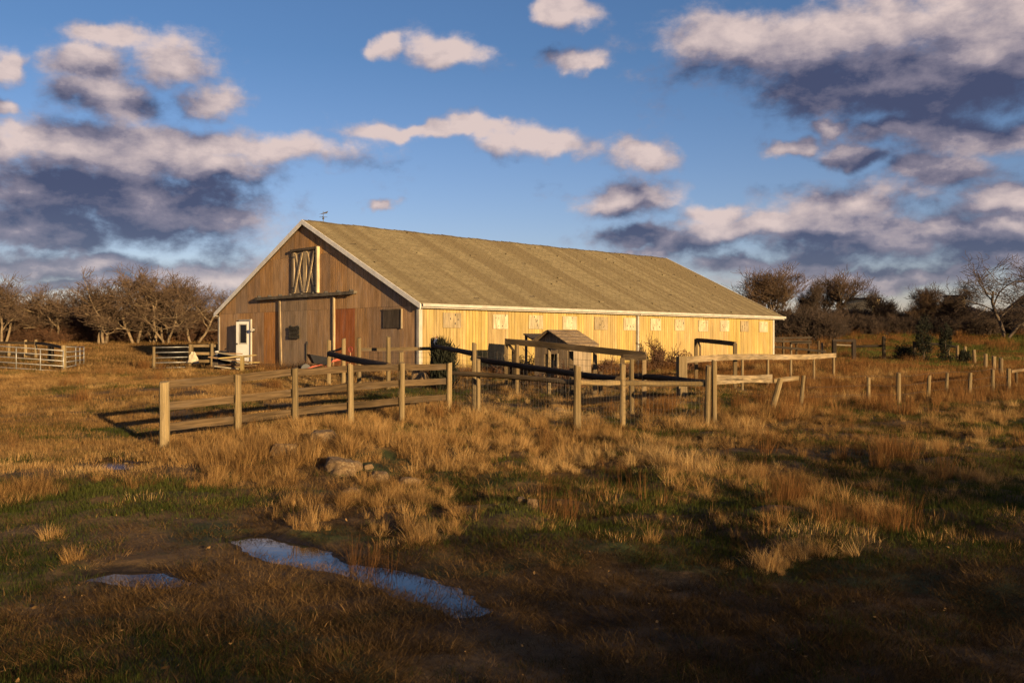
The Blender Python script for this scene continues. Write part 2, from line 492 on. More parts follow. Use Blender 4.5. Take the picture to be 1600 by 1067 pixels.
def water_mat():
    m, t, b = new_mat('puddle_water')
    c = t.add('ShaderNodeTexCoord').outputs['Object']
    b.inputs['Base Color'].default_value = (0.028, 0.020, 0.013, 1)
    t.l.new(t.ramp(t.noise(c, 3.5, 4, .6), .45, .7, .02, .09), b.inputs['Roughness'])
    b.inputs['Specular IOR Level'].default_value = 0.75
    b.inputs['IOR'].default_value = 1.33
    bp = t.add('ShaderNodeBump'); bp.inputs['Strength'].default_value = .05; bp.inputs['Distance'].default_value = .006
    t.l.new(t.noise(t.vmath('MULTIPLY', c, (7, 16, 1)), 1, 3, .6), bp.inputs['Height']); t.l.new(bp.outputs[0], b.inputs['Normal'])
    return m
M['water'] = water_mat()

def blade_mat(name, c0, c1, c2, trans=0.3):
    """grass: three tones picked per blade and per tuft"""
    c0, c1, c2 = dim(c0), dim(c1), dim(c2)
    m, t, b = new_mat(name)
    t.n.remove(b)
    out = t.n.get('Material Output')
    geo = t.add('ShaderNodeNewGeometry')
    ti = t.add('ShaderNodeAttribute'); ti.attribute_type = 'INSTANCER'; ti.attribute_name = 'tint'
    r = geo.outputs['Random Per Island']
    f = t.math('ADD', t.math('MULTIPLY', r, .55), t.math('MULTIPLY', ti.outputs['Fac'], .75))
    a = t.mix(t.ramp(f, .1, .65), c0, c1)
    a = t.mix(t.ramp(f, .6, 1.2), a, c2)
    df = t.add('ShaderNodeBsdfDiffuse'); tr = t.add('ShaderNodeBsdfTranslucent')
    t.l.new(a, df.inputs[0]); t.l.new(a, tr.inputs[0])
    ms = t.add('ShaderNodeMixShader'); ms.inputs[0].default_value = trans
    t.l.new(df.outputs[0], ms.inputs[1]); t.l.new(tr.outputs[0], ms.inputs[2])
    t.l.new(ms.outputs[0], out.inputs[0])
    return m
M['drygrass'] = blade_mat('dry_grass', (0.13, 0.070, 0.026), (0.38, 0.220, 0.080), (0.64, 0.44, 0.190))
M['matgrass'] = blade_mat('matted_grass', (0.036, 0.023, 0.011), (0.140, 0.082, 0.032), (0.36, 0.215, 0.084))
M['redgrass'] = blade_mat('russet_grass', (0.090, 0.042, 0.016), (0.19, 0.090, 0.031), (0.29, 0.155, 0.058))
M['greengrass'] = blade_mat('green_grass', (0.022, 0.032, 0.008), (0.055, 0.068, 0.015), (0.13, 0.125, 0.034))
M['weed'] = blade_mat('dead_weeds', (0.060, 0.034, 0.018), (0.135, 0.070, 0.030), (0.24, 0.125, 0.05), .15)

def bark_mat(name, a, b_, sc_=3.0):
    a, b_ = dim(a), dim(b_)
    m, t, b = new_mat(name)
    P, info = obj_coords(t)
    t.l.new(t.mix(t.ramp(t.noise(P, sc_, 5, .65), .3, .7), a, b_), b.inputs['Base Color'])
    b.inputs['Roughness'].default_value = .9
    return m
M['palebark'] = bark_mat('pale_bark', (0.11, 0.078, 0.045), (0.24, 0.172, 0.10))
M['greybark'] = bark_mat('grey_bark', (0.060, 0.045, 0.032), (0.115, 0.085, 0.060))
M['twig'] = bark_mat('brown_twigs', (0.055, 0.034, 0.020), (0.115, 0.072, 0.040), .8)
M['paletwig'] = bark_mat('pale_twigs', (0.072, 0.046, 0.028), (0.15, 0.098, 0.058), .8)
M['darktwig'] = bark_mat('dark_twigs', (0.034, 0.024, 0.018), (0.075, 0.050, 0.034), .8)
M['redtwig'] = bark_mat('russet_brush', (0.070, 0.036, 0.020), (0.150, 0.074, 0.036), .3)
M['evergreen'] = bark_mat('shaded_evergreen', (0.006, 0.008, 0.004), (0.018, 0.019, 0.008), 2)  # shade around the shrubs is put into this near-black green

# ------------------------------------------------------------------ ground sheet
def axis(spec):
    out = [spec[0][0]]
    for a, b, s in spec:
        n = max(1, int(round((b-a)/s)))
        out += list(np.linspace(a, b, n+1)[1:])
    return np.array(out)
gx = axis([(-900, -300, 150), (-300, -100, 25), (-100, -40, 4), (-40, -10, .6), (-10, 10, .16), (10, 40, .6), (40, 100, 4), (100, 300, 25), (300, 900, 150)])
gy = axis([(-400, -100, 75), (-100, -20, 10), (-20, 4, 1.5), (4, 16, .12), (16, 30, .3), (30, 60, .8), (60, 130, 2.5), (130, 300, 17), (300, 1200, 150)])
GX, GY = np.meshgrid(gx, gy)
GZ = ground(GX, GY)
V = np.stack([GX.ravel(), GY.ravel(), GZ.ravel()], 1)
nx, ny = len(gx), len(gy)
ii = (np.arange(ny-1)[:, None]*nx+np.arange(nx-1)[None]).ravel()
me = fast_mesh('ground', V, np.stack([ii, ii+1, ii+nx+1, ii+nx], 1), M['soil'], True)
at = me.attributes.new('mud', 'FLOAT', 'POINT')
track = np.exp(-((GX-(-6.6-0.06*(GY-14)))/.5)**2)*0.0
lane = np.clip(puddle_depth(GX, GY)*1.5, 0, 1)
at.data.foreach_set('value', lane.ravel().astype(np.float32))
grd = tag(obj('ground', me), 'rough pasture ground', kind='structure')

for nm, pl, lev in PUDDLES:
    pts = []
    left = []; right = []
    for i, (x, y, r) in enumerate(pl):
        a = pl[max(i-1, 0)]; b = pl[min(i+1, len(pl)-1)]
        d = Vector((b[0]-a[0], b[1]-a[1])).normalized(); nrm = Vector((-d.y, d.x))
        e = -d if i == 0 else (d if i == len(pl)-1 else Vector((0, 0)))
        left.append((x+nrm.x*r*1.5+e.x*r*1.3, y+nrm.y*r*1.5+e.y*r*1.3)); right.append((x-nrm.x*r*1.5+e.x*r*1.3, y-nrm.y*r*1.5+e.y*r*1.3))
    v = [(x, y, lev) for x, y in left]+[(x, y, lev) for x, y in right]
    n = len(left)
    f = [[i, n+i, n+i+1, i+1] for i in range(n-1)]
    tag(obj('puddle', mkmesh('puddle', v, f, M['water'])), 'shallow rainwater puddle in the pasture', kind='structure')

# ------------------------------------------------------------------ barn
BA = math.atan2(.697, .7166)
C0 = Vector((-3.58, 35.5, 0.95))
barn = tag(empty('barn', C0, BA), 'long low-pitched wooden barn with shingle roof, brown gable and yellow side', 'barn')
BL, BW = 26.3, 16.4
SL = .472; OV = .25; EZ = 2.50; RT = .14
def roof_top(y):
    return EZ+(min(y, BW-y)+OV)*SL
def roof_under(y):
    return roof_top(y)-RT
def gable_y(px):
    r = (px-800)/F
    return (C0.x-C0.y*r)/(.697+.717*r)
def side_t(px):
    r = (px-800)/F
    return (-C0.x+C0.y*r)/(.7166-.697*r)

def siding(parent, s0, s1, z0, ztop, place, mat, color, name, th=.02, gap=.012, board=.16):
    """one plywood sheet: proud vertical boards with grooves; ztop(s) is its upper edge"""
    mb = MB()
    n = max(1, int(round((s1-s0)/board)))
    e = np.linspace(s0+.003, s1-.003, n+1)
    for a, b in zip(e[:-1], e[1:]):
        a2, b2 = a+gap/2, b-gap/2
        za, zb = ztop(a2), ztop(b2)
        if max(za, zb) - z0 < .03: continue
        za = max(za, z0+.004); zb = max(zb, z0+.004)
        mb.hexa([place(a2, z0, 0), place(b2, z0, 0), place(b2, z0, th), place(a2, z0, th),
                 place(a2, za, 0), place(b2, zb, 0), place(b2, zb, th), place(a2, za, th)])
    if mb.v:
        return mb.build(name, mat, parent, color)

gplace = lambda s, z, d: (-d-.002, s, z)
lplace = lambda s, z, d: (s, -d-.002, z)
# bodies behind the sheets
mb = MB()
ys = [0.03, 4.1, 8.2, 12.3, BW-.03]
for (xa, xb) in ((0.0, .05), (BL-.05, BL)):
    b = len(mb.v)
    prof = [(ys[0], -.28), (ys[-1], -.28)]+[(y, roof_under(y)-.01) for y in ys[::-1]]
    n = len(prof)
    mb.v += [(xa, y, z) for y, z in prof]+[(xb, y, z) for y, z in prof]
    mb.f += [[b+i for i in range(n)], [b+n+i for i in range(n)][::-1]]+[[b+i, b+n+i, b+n+(i+1) % n, b+(i+1) % n] for i in range(n)]
mb.box(.06, BL-.06, 0.0, .05, -.28, roof_under(0)-.02)
mb.box(.06, BL-.06, BW-.05, BW, -.28, roof_under(0)-.02)
mb.build('wall_sheathing', M['sheathing'], barn)
MB().box(-.02, BL+.02, -.03, .0, -.45, -.005).build('sill_board', M['wood'], barn, (.15, .11, .07))
MB().box(-.03, .0, .01, BW, -.45, -.005).build('sill_board', M['wood'], barn, (.16, .11, .07))

YD0, YD1, YDM = gable_y(523), gable_y(441), gable_y(482)
YR0, YL1 = gable_y(555), gable_y(413)
r0 = random.Random(3)
rowtop = [2.44, 4.88, 7.0]
edges = [0, 1.2, 2.35, 3.3, YR0, YD0, YD1, YL1, 12.85, 14.2, 15.4, BW]
browns = [(.46, .275, .132), (.39, .235, .120), (.50, .305, .148), (.35, .23, .135), (.46, .26, .108)]
for i in range(len(edges)-1):
    a, b = edges[i], edges[i+1]
    cl = browns[(i*3) % 5]
    if i == 4: cl = (.40, .135, .045)
    if i == 6: cl = (.52, .235, .070)
    if i == 5: continue                              # the sliding doors hang here
    zt = lambda s: min(2.434, roof_under(s)-.004)
    siding(barn, a, b, 0.0, zt, gplace, M['sheet'], cl, 'wall_panel')
k = 0
for (zlo, zhi, st) in ((2.44, 4.88, 0.0), (4.88, 7.0, .6)):
    y = st
    while y < BW:
        y2 = min(y+1.22, BW)
        z0 = zlo+.003
        zt = lambda s, zhi=zhi: min(zhi-.003, roof_under(s)-.004)
        cl = browns[(k*2+1) % 5]
        if zlo > 4 : cl = (cl[0]*1.02, cl[1]*.97, cl[2]*.85)
        # narrow cover at the loft door and the door head
        siding(barn, y, y2, z0, zt, gplace, M['sheet'], cl, 'wall_panel')
        y = y2; k += 1
# long side
n = 22
for i in range(n):
    a, b = BL*i/n, BL*(i+1)/n
    j = r0.random()
    cl = (.350+.07*j, .250+.048*j, .088+.03*r0.random())
    siding(barn, a, b, 0.0, lambda s: roof_under(0)-.05, lplace, M['yellow'], cl, 'siding_panel')
# far gable and back wall: plain sheets
for i in range(13):
    a, b = BW*i/13, BW*(i+1)/13
    siding(barn, a, b, 0, lambda s: roof_under(s)-.004, lambda s, z, d: (BL+d+.002, s, z), M['sheet'], browns[i % 5], 'wall_panel', board=.41)
for i in range(14):
    a, b = BL*i/14, BL*(i+1)/14
    siding(barn, a, b, 0, lambda s: roof_under(0)-.02, lambda s, z, d: (s, BW+d+.002, z), M['sheet'], browns[i % 5], 'wall_panel', board=.47)

# roof
def roof_mats():
    m, t, b = new_mat('asphalt_shingles')
    c = t.add('ShaderNodeTexCoord').outputs['Object']
    geo = t.add('ShaderNodeNewGeometry')
    base = t.mix(t.ramp(geo.outputs['Random Per Island'], 0, 1), (0.120, 0.097, 0.056), (0.166, 0.135, 0.079))
    strk = t.noise(t.vmath('MULTIPLY', c, (1.5, .05, .05)), 1.0, 3, .5)
    base = t.mix(t.ramp(strk, .40, .60, 0, .9), base, (0.095, 0.072, 0.040))
    pat = t.noise(t.vmath('MULTIPLY', c, (.5, .6, 1)), 1.0, 5, .65)
    base = t.mix(t.ramp(pat, .52, .75, 0, .5), base, (0.075, 0.058, 0.034))
    gr = t.noise(c, 60, 3, .7)
    base = t.mix(t.ramp(gr, .3, .7, 0, .35), base, (0.24, 0.195, 0.115))
    t.l.new(t.mix(1.0, base, dim((1, 1, 1)), 'MULTIPLY'), b.inputs['Base Color']); b.inputs['Roughness'].default_value = .95
    b.inputs['Specular IOR Level'].default_value = .1
    return m
M['shingle'] = roof_mats()
XR0, XR1 = -.14, BL+.72
nc, tw = 62, .32
sl_len = (BW/2+OV)/math.cos(math.atan(SL))
def sag(x, y):
    return -.035*np.sin(math.pi*(x-XR0)/(XR1-XR0))*1.0+.028*(fbm(x*.35+3, y*.3, 31, 2)-.5)+.014*np.sin(2*np.pi*x/2.44+.6*np.sin(x*.7))
sv = []; sf = []
rr = np.random.default_rng(5)
for side in (0, 1):
    vb = []
    for c in range(nc):
        s0 = sl_len*c/nc; s1 = sl_len*(c+1)/nc+.03
        off = (c % 2)*tw/2
        xs = np.r_[XR0, np.arange(XR0+off+.0001+tw*(1 if off == 0 else .0), XR1, tw), XR1]
        xs = np.unique(xs)
        xa, xb = xs[:-1]+.004, xs[1:]-.004
        lift = .016+.010*rr.random(len(xa))*(rr.random(len(xa)) > .5)
        lift += (rr.random(len(xa)) > .994)*.05
        keep = rr.random(len(xa)) > .0035
        xa, xb, lift = xa[keep], xb[keep], lift[keep]
        ya = -OV+s0*math.cos(math.atan(SL)); yb = -OV+s1*math.cos(math.atan(SL))
        yb = min(yb, BW/2)
        for (xx0, xx1, h) in zip(xa, xb, lift):
            b = len(sv)
            for (xq, yq, hh) in ((xx0, ya, h), (xx1, ya, h), (xx1, yb, .003), (xx0, yb, .003), (xx0, ya, -.006), (xx1, ya, -.006)):
                sv.append((xq, yq if side == 0 else BW-yq, EZ+(yq+OV)*SL+hh))
            if side == 0: sf += [[b, b+1, b+2, b+3], [b+4, b+5, b+1, b]]
            else: sf += [[b+3, b+2, b+1, b], [b, b+1, b+5, b+4]]
SV = np.array(sv); SF = np.array(sf)
SV[:, 2] += sag(SV[:, 0], SV[:, 1])
nf = len(SF)//2
def split_part(faces):
    u, inv = np.unique(faces, return_inverse=True)
    return SV[u], inv.reshape(faces.shape)
ysign = SV[SF[:, 0], 1] < BW/2-1e-6
for sel in (ysign, ~ysign):
    v_, f_ = split_part(SF[sel])
    o = obj('roof_shingles', fast_mesh('roof_shingles', v_, f_, M['shingle']), barn)
    o['kind'] = 'stuff'
# deck under the shingles
def deck(side):
    xs = np.linspace(XR0+.01, XR1-.01, 40); v = []; f = []
    for xq in xs:
        for yq in (-OV+.01, BW/4, BW/2):
            z = EZ+(yq+OV)*SL-.012+sag(np.array([xq]), np.array([yq if side == 0 else BW-yq]))[0]
            yy = yq if side == 0 else BW-yq
            v += [(xq, yy, z), (xq, yy, z-.11)]
    for i in range(39):
        for j in range(2):
            a = i*6+j*2; b = a+6
            f += [[a, b, b+2, a+2], [a+1, a+3, b+3, b+1]]
        f += [[i*6, i*6+1, i*6+7, i*6+6]]
    for i in (0, 39):
        a = i*6
        f += [[a, a+2, a+3, a+1], [a+2, a+4, a+5, a+3]]
    return mkmesh('roof_deck', v, f, M['sheathing'])
for s in (0, 1): obj('roof_deck', deck(s), barn)
# ridge caps
mb = MB()
xs = np.arange(XR0, XR1-.3, .3)
for i, xq in enumerate(xs):
    z = EZ+(BW/2+OV)*SL+.02+float(sag(np.array([xq]), np.array([BW/2]))[0])
    y = BW/2; h = .012*(i % 2)
    mb.v += [(xq, y-.17, z-.085+h), (xq, y, z+h), (xq, y+.17, z-.085+h), (xq+.33, y-.17, z-.09), (xq+.33, y, z-.004), (xq+.33, y+.17, z-.09)]
    b = len(mb.v)-6
    mb.f += [[b, b+3, b+4, b+1], [b+1, b+4, b+5, b+2]]
mb.build('ridge_cap', M['shingle'], barn)
# rake boards, fascia, gutter, corner boards, downspout
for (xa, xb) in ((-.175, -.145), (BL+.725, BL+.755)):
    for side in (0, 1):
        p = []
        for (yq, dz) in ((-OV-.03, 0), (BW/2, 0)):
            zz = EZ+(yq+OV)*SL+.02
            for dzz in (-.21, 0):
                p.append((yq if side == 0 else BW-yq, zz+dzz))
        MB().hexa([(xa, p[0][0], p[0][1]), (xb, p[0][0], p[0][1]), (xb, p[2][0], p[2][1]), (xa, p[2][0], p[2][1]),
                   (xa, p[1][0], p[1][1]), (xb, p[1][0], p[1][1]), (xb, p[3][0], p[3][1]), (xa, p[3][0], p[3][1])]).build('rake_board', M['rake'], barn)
for yq, sg in ((-OV, -1), (BW+OV, 1)):
    y0, y1 = sorted((yq+sg*.004, yq+sg*.034))
    MB().box(XR0, XR1, y0, y1, EZ-.165, EZ-.03).build('fascia_board', M['trim'], barn)
    y0, y1 = sorted((yq+sg*.036, yq+sg*.14))
    mb = MB(); mb.box(XR0+.02, XR1+.05, y0, y1, EZ-.10, EZ-.085)
    ye = yq+sg*.14; a, b = sorted((ye, ye+sg*.012)); mb.box(XR0+.02, XR1+.05, a, b, EZ-.11, EZ+.005)
    mb.build('gutter', M['trim'], barn)
    y0, y1 = sorted((yq-sg*.0, -.0 if sg < 0 else BW))
    MB().box(XR0, XR1, y0, y1-.03 if sg < 0 else y1, EZ-.165, EZ-.150).build('soffit', M['trim'], barn)
for (xq, yq) in ((0, 0), (BL, 0), (0, BW)):
    sx = -1 if xq == 0 else 1; sy = -1 if yq == 0 else 1
    zt = EZ-.17
    a, b = sorted((xq+sx*.026, xq+sx*.05)); c, d_ = sorted((yq+sy*.05, yq-sy*.10))
    MB().box(a, b, c, d_, -.05, zt if yq == 0 else zt-.03).build('corner_board', M['trim'], barn)
    c, d_ = sorted((yq+sy*.026, yq+sy*.05)); a, b = sorted((xq+sx*.024, xq-sx*.12))
    MB().box(a, b, c, d_, -.05, zt if yq == 0 else zt-.03).build('corner_board', M['trim'], barn)
td = side_t(994)
MB().box(td-.05, td+.05, -.145, -.045, -.2, EZ-.19).build('downspout', M['trim'], barn)
MB().box(td-.05, td+.05, -.34, -.05, EZ-.186, EZ-.10).build('downspout_elbow', M['trim'], barn)
# boarded windows along the yellow side
wb = [(691, 719), (769, 792), (825, 847), (878, 900), (928, 948), (973, 992), (1015, 1031), (1053, 1068), (1090, 1105), (1124, 1138), (1156, 1168), (1185, 1198)]
for i, (p0, p1) in enumerate(wb):
    t0, t1 = side_t(p0), side_t(p1)
    j = r0.random(); h = .03*r0.random()
    cl = (.43+.06*j, .355+.05*j, .205+.05*j)
    if i in (0, 4, 10): cl = (.31, .24, .135)
    o = MB().box(t0, t1, -.062, -.024, 1.60-h, 2.20-h).build('window_board', M['patch'], barn, cl)
    if True:
        for q in range(5):
            u = t0+(t1-t0)*(.1+.8*r0.random()); z = 1.65+.45*r0.random()
            MB().box(u, u+.02+.03*r0.random(), -.068, -.0625, z, z+.03+.05*r0.random()).build('hinge_scrap', M['darkmetal'], o)
# boarded square on the gable
ya, yb = gable_y(628), gable_y(600)
w = MB().box(-.055, -.026, ya, yb, 1.58, 2.30).build('window_shutter', M['wood'], barn, (.11, .085, .06))
MB().box(-.075, -.026, ya-.07, ya-.005, 1.56, 2.33).build('frame_board', M['wood'], w, (.46, .36, .22))
MB().box(-.07, -.026, ya, yb, 2.305, 2.35).build('frame_board', M['wood'], w, (.25, .18, .11))
# sliding doors and their track
for j, (a, b) in enumerate(((YD0, YDM-.012), (YDM+.012, YD1))):
    dr = empty('sliding_door'); dr.parent = barn
    for (z0, z1) in ((-.12, 2.436), (2.444, 3.02)):
        siding(dr, a, b, z0, lambda s, z1=z1: z1, lambda s, z, d: (-d-.045, s, z), M['sheet'], ((.45, .275, .135), (.36, .25, .15))[j], 'door_panel')
    MB().box(-.046, -.022, a, b, -.12, 3.02).build('door_core', M['sheathing'], dr)
tz = 3.13; ty0, ty1 = gable_y(559), gable_y(404)
tr_ = MB().box(-.17, -.03, ty0, ty1, tz-.07, tz+.02).box(-.20, -.165, ty0, ty1, tz-.11, tz+.025).build('door_track', M['wood'], barn, (.17, .14, .10))
for q in range(9):
    yq = ty0+.3+(ty1-ty0-.6)*q/8
    MB().box(-.206, -.024, yq-.02, yq+.02, tz+.028, tz+.10).build('track_bracket', M['darkmetal'], tr_)
MB().box(-.115, -.027, YD0-.09, YD0-.005, .55, 3.02).build('door_trim', M['wood'], barn, (.52, .39, .22))
MB().hexa([(-.13, YD1+.03, -.2), (-.05, YD1+.03, -.2), (-.05, YD1-.13, -.2), (-.13, YD1-.13, -.2),
           (-.10, YD1+.17, 3.0), (-.03, YD1+.17, 3.0), (-.03, YD1+.05, 3.0), (-.10, YD1+.05, 3.0)][::1]).build('leaning_stop_board', M['wood'], barn, (.38, .28, .16))
MB().box(-.085, -.067, YDM-.06, YDM+.04, .9, 1.05).build('door_latch', M['darkmetal'], barn)
MB().box(-.10, -.067, YDM+.0, YDM+.05, -.1, .98).build('door_edge_strip', M['wood'], barn, (.09, .07, .05))
# loft doors with crossed braces
ya, yb = gable_y(498), gable_y(460); za, zb = 3.24, 5.10; ym = (ya+yb)/2
ld = empty('loft_door'); ld.parent = barn
for (a, b) in ((ya+.02, ym-.01), (ym+.01, yb-.02)):
    MB().box(-.05, -.026, a, b, za, zb).build('door_leaf', M['wood'], ld, (.40, .30, .18))
    for (c, e) in ((a, a+.13), (b-.13, b)):
        MB().box(-.095, -.051, c, e, za, zb).build('stile', M['wood'], ld, (.50, .38, .22))
    MB().bar((-.075, a+.17, za+.06), (-.075, b-.17, zb-.06), .11, .04, (1, 0, 0)).build('cross_brace', M['wood'], ld, (.42, .32, .19))
    MB().bar((-.100, b-.17, za+.06), (-.100, a+.17, zb-.06), .11, .04, (1, 0, 0)).build('cross_brace', M['wood'], ld, (.42, .32, .19))
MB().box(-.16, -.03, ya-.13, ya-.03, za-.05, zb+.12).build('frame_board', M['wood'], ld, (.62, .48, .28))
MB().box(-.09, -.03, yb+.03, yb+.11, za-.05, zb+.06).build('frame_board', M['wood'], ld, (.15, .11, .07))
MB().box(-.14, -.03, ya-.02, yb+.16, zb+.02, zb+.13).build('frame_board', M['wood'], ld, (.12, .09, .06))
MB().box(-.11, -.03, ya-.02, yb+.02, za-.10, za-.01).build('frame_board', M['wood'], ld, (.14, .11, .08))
for (c, z) in ((yb-.2, za+.22), (yb-.2, zb-.25), (ya+.06, za+.25), (ya+.06, zb-.2)):
    MB().box(-.112, -.096, c, c+.22, z, z+.05).build('strap_hinge', M['darkmetal'], ld)
# entry door
yb, ya = gable_y(377.5), gable_y(393)
ed = empty('entry_door'); ed.parent = barn
zt = 2.03
for (c, e, z0, z1) in ((ya-.11, ya, -.05, zt+.1), (yb, yb+.11, -.05, zt+.1), (ya, yb, zt, zt+.1)):
    MB().box(-.10, -.026, c, e, z0, z1).build('door_frame', M['trim'], ed)
MB().box(-.06, -.028, ya+.012, yb-.012, -.03, zt-.012).build('door_leaf', M['white'], ed)
dm = (ya+yb)/2; dw = (yb-ya)
pane = MB().box(-.068, -.061, dm-dw*.24, dm+dw*.20, .98, 1.86).build('door_pane', M['glass'], ed)
mb = MB(); a, b = dm-dw*.24, dm+dw*.20
for (c, e, z0, z1) in ((a-.05, a, .93, 1.91), (b, b+.05, .93, 1.91), (a, b, 1.86, 1.91), (a, b, .93, .98)):
    mb.box(-.082, -.0605, c, e, z0, z1)
mb.build('pane_frame', M['trim'], ed)
MB().tube([(-.06, yb-.1, .93), (-.13, yb-.1, .93)], [.035, .045], 8).build('door_knob', M['darkmetal'], ed)
pv = Vector((-.06, ya+.012, 0)); qz = Quaternion((0, 0, 1), R(15))      # the leaf stands ajar, hinged on its near side
for o in ed.children:
    if not o.name.startswith('door_frame'):
        o.rotation_euler = (0, 0, R(15)); o.location = pv-qz @ pv
lm = empty('wall_lamp', (0, ya-.34, 1.62)); lm.parent = barn
MB().box(-.07, -.026, -.07, .07, -.09, .09).build('lamp_base', M['darkmetal'], lm)
MB().tube([(-.06, -.02, .0), (-.22, -.10, -.01)], [.05, .09], 10).build('lamp_head', M['trim'], lm)

# weather vane
wv_t = 0.95
wvz = EZ+(BW/2+OV)*SL
p = barn.matrix_basis @ Vector((wv_t, BW/2, wvz-.02))
wvn = tag(empty('weathervane', p), 'small iron weathervane standing on the barn ridge near the front gable', 'weathervane')
wvn.scale = (.8, .8, .85)
MB().tube([(0, 0, 0), (0, 0, .62)], [.018, .012], 6).build('rod', M['darkmetal'], wvn)
MB().bar((-.22, 0, .30), (.22, 0, .30), .02, .02).bar((0, -.22, .30), (0, .22, .30), .02, .02).build('direction_arms', M['darkmetal'], wvn)
MB().hexa([(-.27, .0, .44), (.22, .0, .50), (.22, .014, .50), (-.27, .014, .44), (-.16, .0, .47), (.27, .0, .62), (.27, .014, .62), (-.16, .014, .47)]).build('vane', M['darkmetal'], wvn)
MB().tube([(0, 0, .17), (0, 0, .20), (0, 0, .24), (0, 0, .27)], [.02, .06, .06, .02], 8).build('ball', M['darkmetal'], wvn)

# hanging sign on the sliding door
ya, yb = gable_y(472), gable_y(455)
p = barn.matrix_basis @ Vector((-.13, (ya+yb)/2, 1.18))
sg = tag(empty('sign', p, BA), 'dark three-board sign hung on the sliding barn door', 'sign')
M['signboard'] = wood_mat('faded_sign_board', 1.6, stain=1.0, grain=(16, 16, 9))
for k in range(3):
    w2 = (yb-ya)/2-.03*(k == 1)
    o = MB().box(-.012, .012, -w2, w2, .19*k, .19*k+.165).build('sign_board', M['signboard'], sg, (.075, .065, .045))
for s in (-1, 1):
    MB().box(.014, .03, s*.3-.02, s*.3+.02, .02, .62).box(.03, .10, s*.3-.02, s*.3+.02, .56, .60).build('hanger', M['darkmetal'], sg)

# ------------------------------------------------------------------ fences
rf = random.Random(11)
GREY = (.36, .275, .165); PALE = (.56, .44, .25); BROWN = (.27, .19, .105); BRIGHT = (.62, .50, .32); DARK = (.20, .15, .09)
POSTM = {}
def post_mesh(k):
    if k in POSTM: return POSTM[k]
    q = random.Random(100+k)
    n, m = 10, 7
    mb = MB(); b = 0
    for i in range(m):
        z = i/(m-1)
        for a in range(n):
            t = 2*math.pi*a/n
            rr_ = (1.06-.12*z)*(1+.07*q.uniform(-1, 1))
            mb.v.append((rr_*math.cos(t), rr_*math.sin(t), z+(.012*math.cos(t+k) if i == m-1 else 0)))
    for i in range(m-1):
        for a in range(n):
            mb.f.append([i*n+a, i*n+(a+1) % n, (i+1)*n+(a+1) % n, (i+1)*n+a])
    mb.f.append([(m-1)*n+a for a in range(n)]); mb.f.append(list(range(n))[::-1])
    POSTM[k] = mb.mesh('post', M['wood'])
    return POSTM[k]
def square_mesh():
    if 's' not in POSTM:
        q = random.Random(8); mb = MB()
        for i in range(4):
            z = i/3
            for sx, sy in ((-1, -1), (1, -1), (1, 1), (-1, 1)):
                mb.v.append((sx*(1+.05*q.uniform(-1, 1)), sy*(1+.05*q.uniform(-1, 1)), z))
        for i in range(3):
            for a in range(4): mb.f.append([i*4+a, i*4+(a+1) % 4, i*4+4+(a+1) % 4, i*4+4+a])
        mb.f += [[12, 13, 14, 15], [3, 2, 1, 0]]
        POSTM['s'] = mb.mesh('square_post', M['wood'])
    return POSTM['s']
def post(parent, x, y, ztop, r=.065, color=PALE, lean=(0, 0), square=False, deep=.25, name='post'):
    zb = gz(x, y)-deep
    me = square_mesh() if square else post_mesh(rf.randrange(6))
    o = obj(name, me, parent)
    p0 = Vector((x-lean[0]*.5, y-lean[1]*.5, zb)); p1 = Vector((x+lean[0], y+lean[1], ztop))
    o.location = p0-parent.location if parent else p0
    o.rotation_mode = 'QUATERNION'
    q = axes_quat(p1-p0, (0, 1, 0))
    o.rotation_quaternion = q @ Quaternion((0, 0, 1), rf.uniform(0, 6.28) if not square else 0)
    o.scale = (r, r, (p1-p0).length)
    j = rf.uniform(.72, 1.22)
    o.color = (color[0]*j*.55, color[1]*j*.51, color[2]*j*.45, 1)
    return o
RAILM = {}
def rail(parent, p, q, h=.14, t=.035, color=GREY, name='rail', rnd=False):
    """a board from p to q, h tall and t thick, slightly bowed; rnd gives a round pole"""
    p = Vector(p); q = Vector(q); L = (q-p).length
    mb = MB(); n = 7
    bow = rf.uniform(-.006, .006)*L; tw_ = rf.uniform(-.01, .01)
    if rnd:
        pts = [(tw_*math.sin(math.pi*i/n), bow*math.sin(math.pi*i/n), L*i/n) for i in range(n+1)]
        mb.tube(pts, [h/2*(1+.05*rf.uniform(-1, 1)) for _ in pts], 9)
        mb.v = [(vx*(1+rf.uniform(-.10, .10)), vy*(1+rf.uniform(-.10, .10)), vz) for vx, vy, vz in mb.v]
    else:
        for i in range(n+1):
            s = i/n; yb_ = bow*math.sin(math.pi*s)
            jt = [rf.uniform(-.004, .004) for _ in range(4)]
            for k, (sx, sy) in enumerate(((-1, -1), (1, -1), (1, 1), (-1, 1))):
                mb.v.append((sx*t/2, yb_+sy*h/2+jt[k], L*s))
        for i in range(n):
            for a in range(4): mb.f.append([i*4+a, i*4+(a+1) % 4, i*4+4+(a+1) % 4, i*4+4+a])
        e = n*4
        mb.f += [[3, 2, 1, 0], [e, e+1, e+2, e+3]]
    o = obj(name, mb.mesh(name, M['wood']), parent)
    o.location = p-parent.location if parent else p
    o.rotation_mode = 'QUATERNION'; o.rotation_quaternion = axes_quat(q-p)
    j = rf.uniform(.78, 1.2)
    o.color = (color[0]*j*.55, color[1]*j*.51, color[2]*j*.45, 1)
    return o
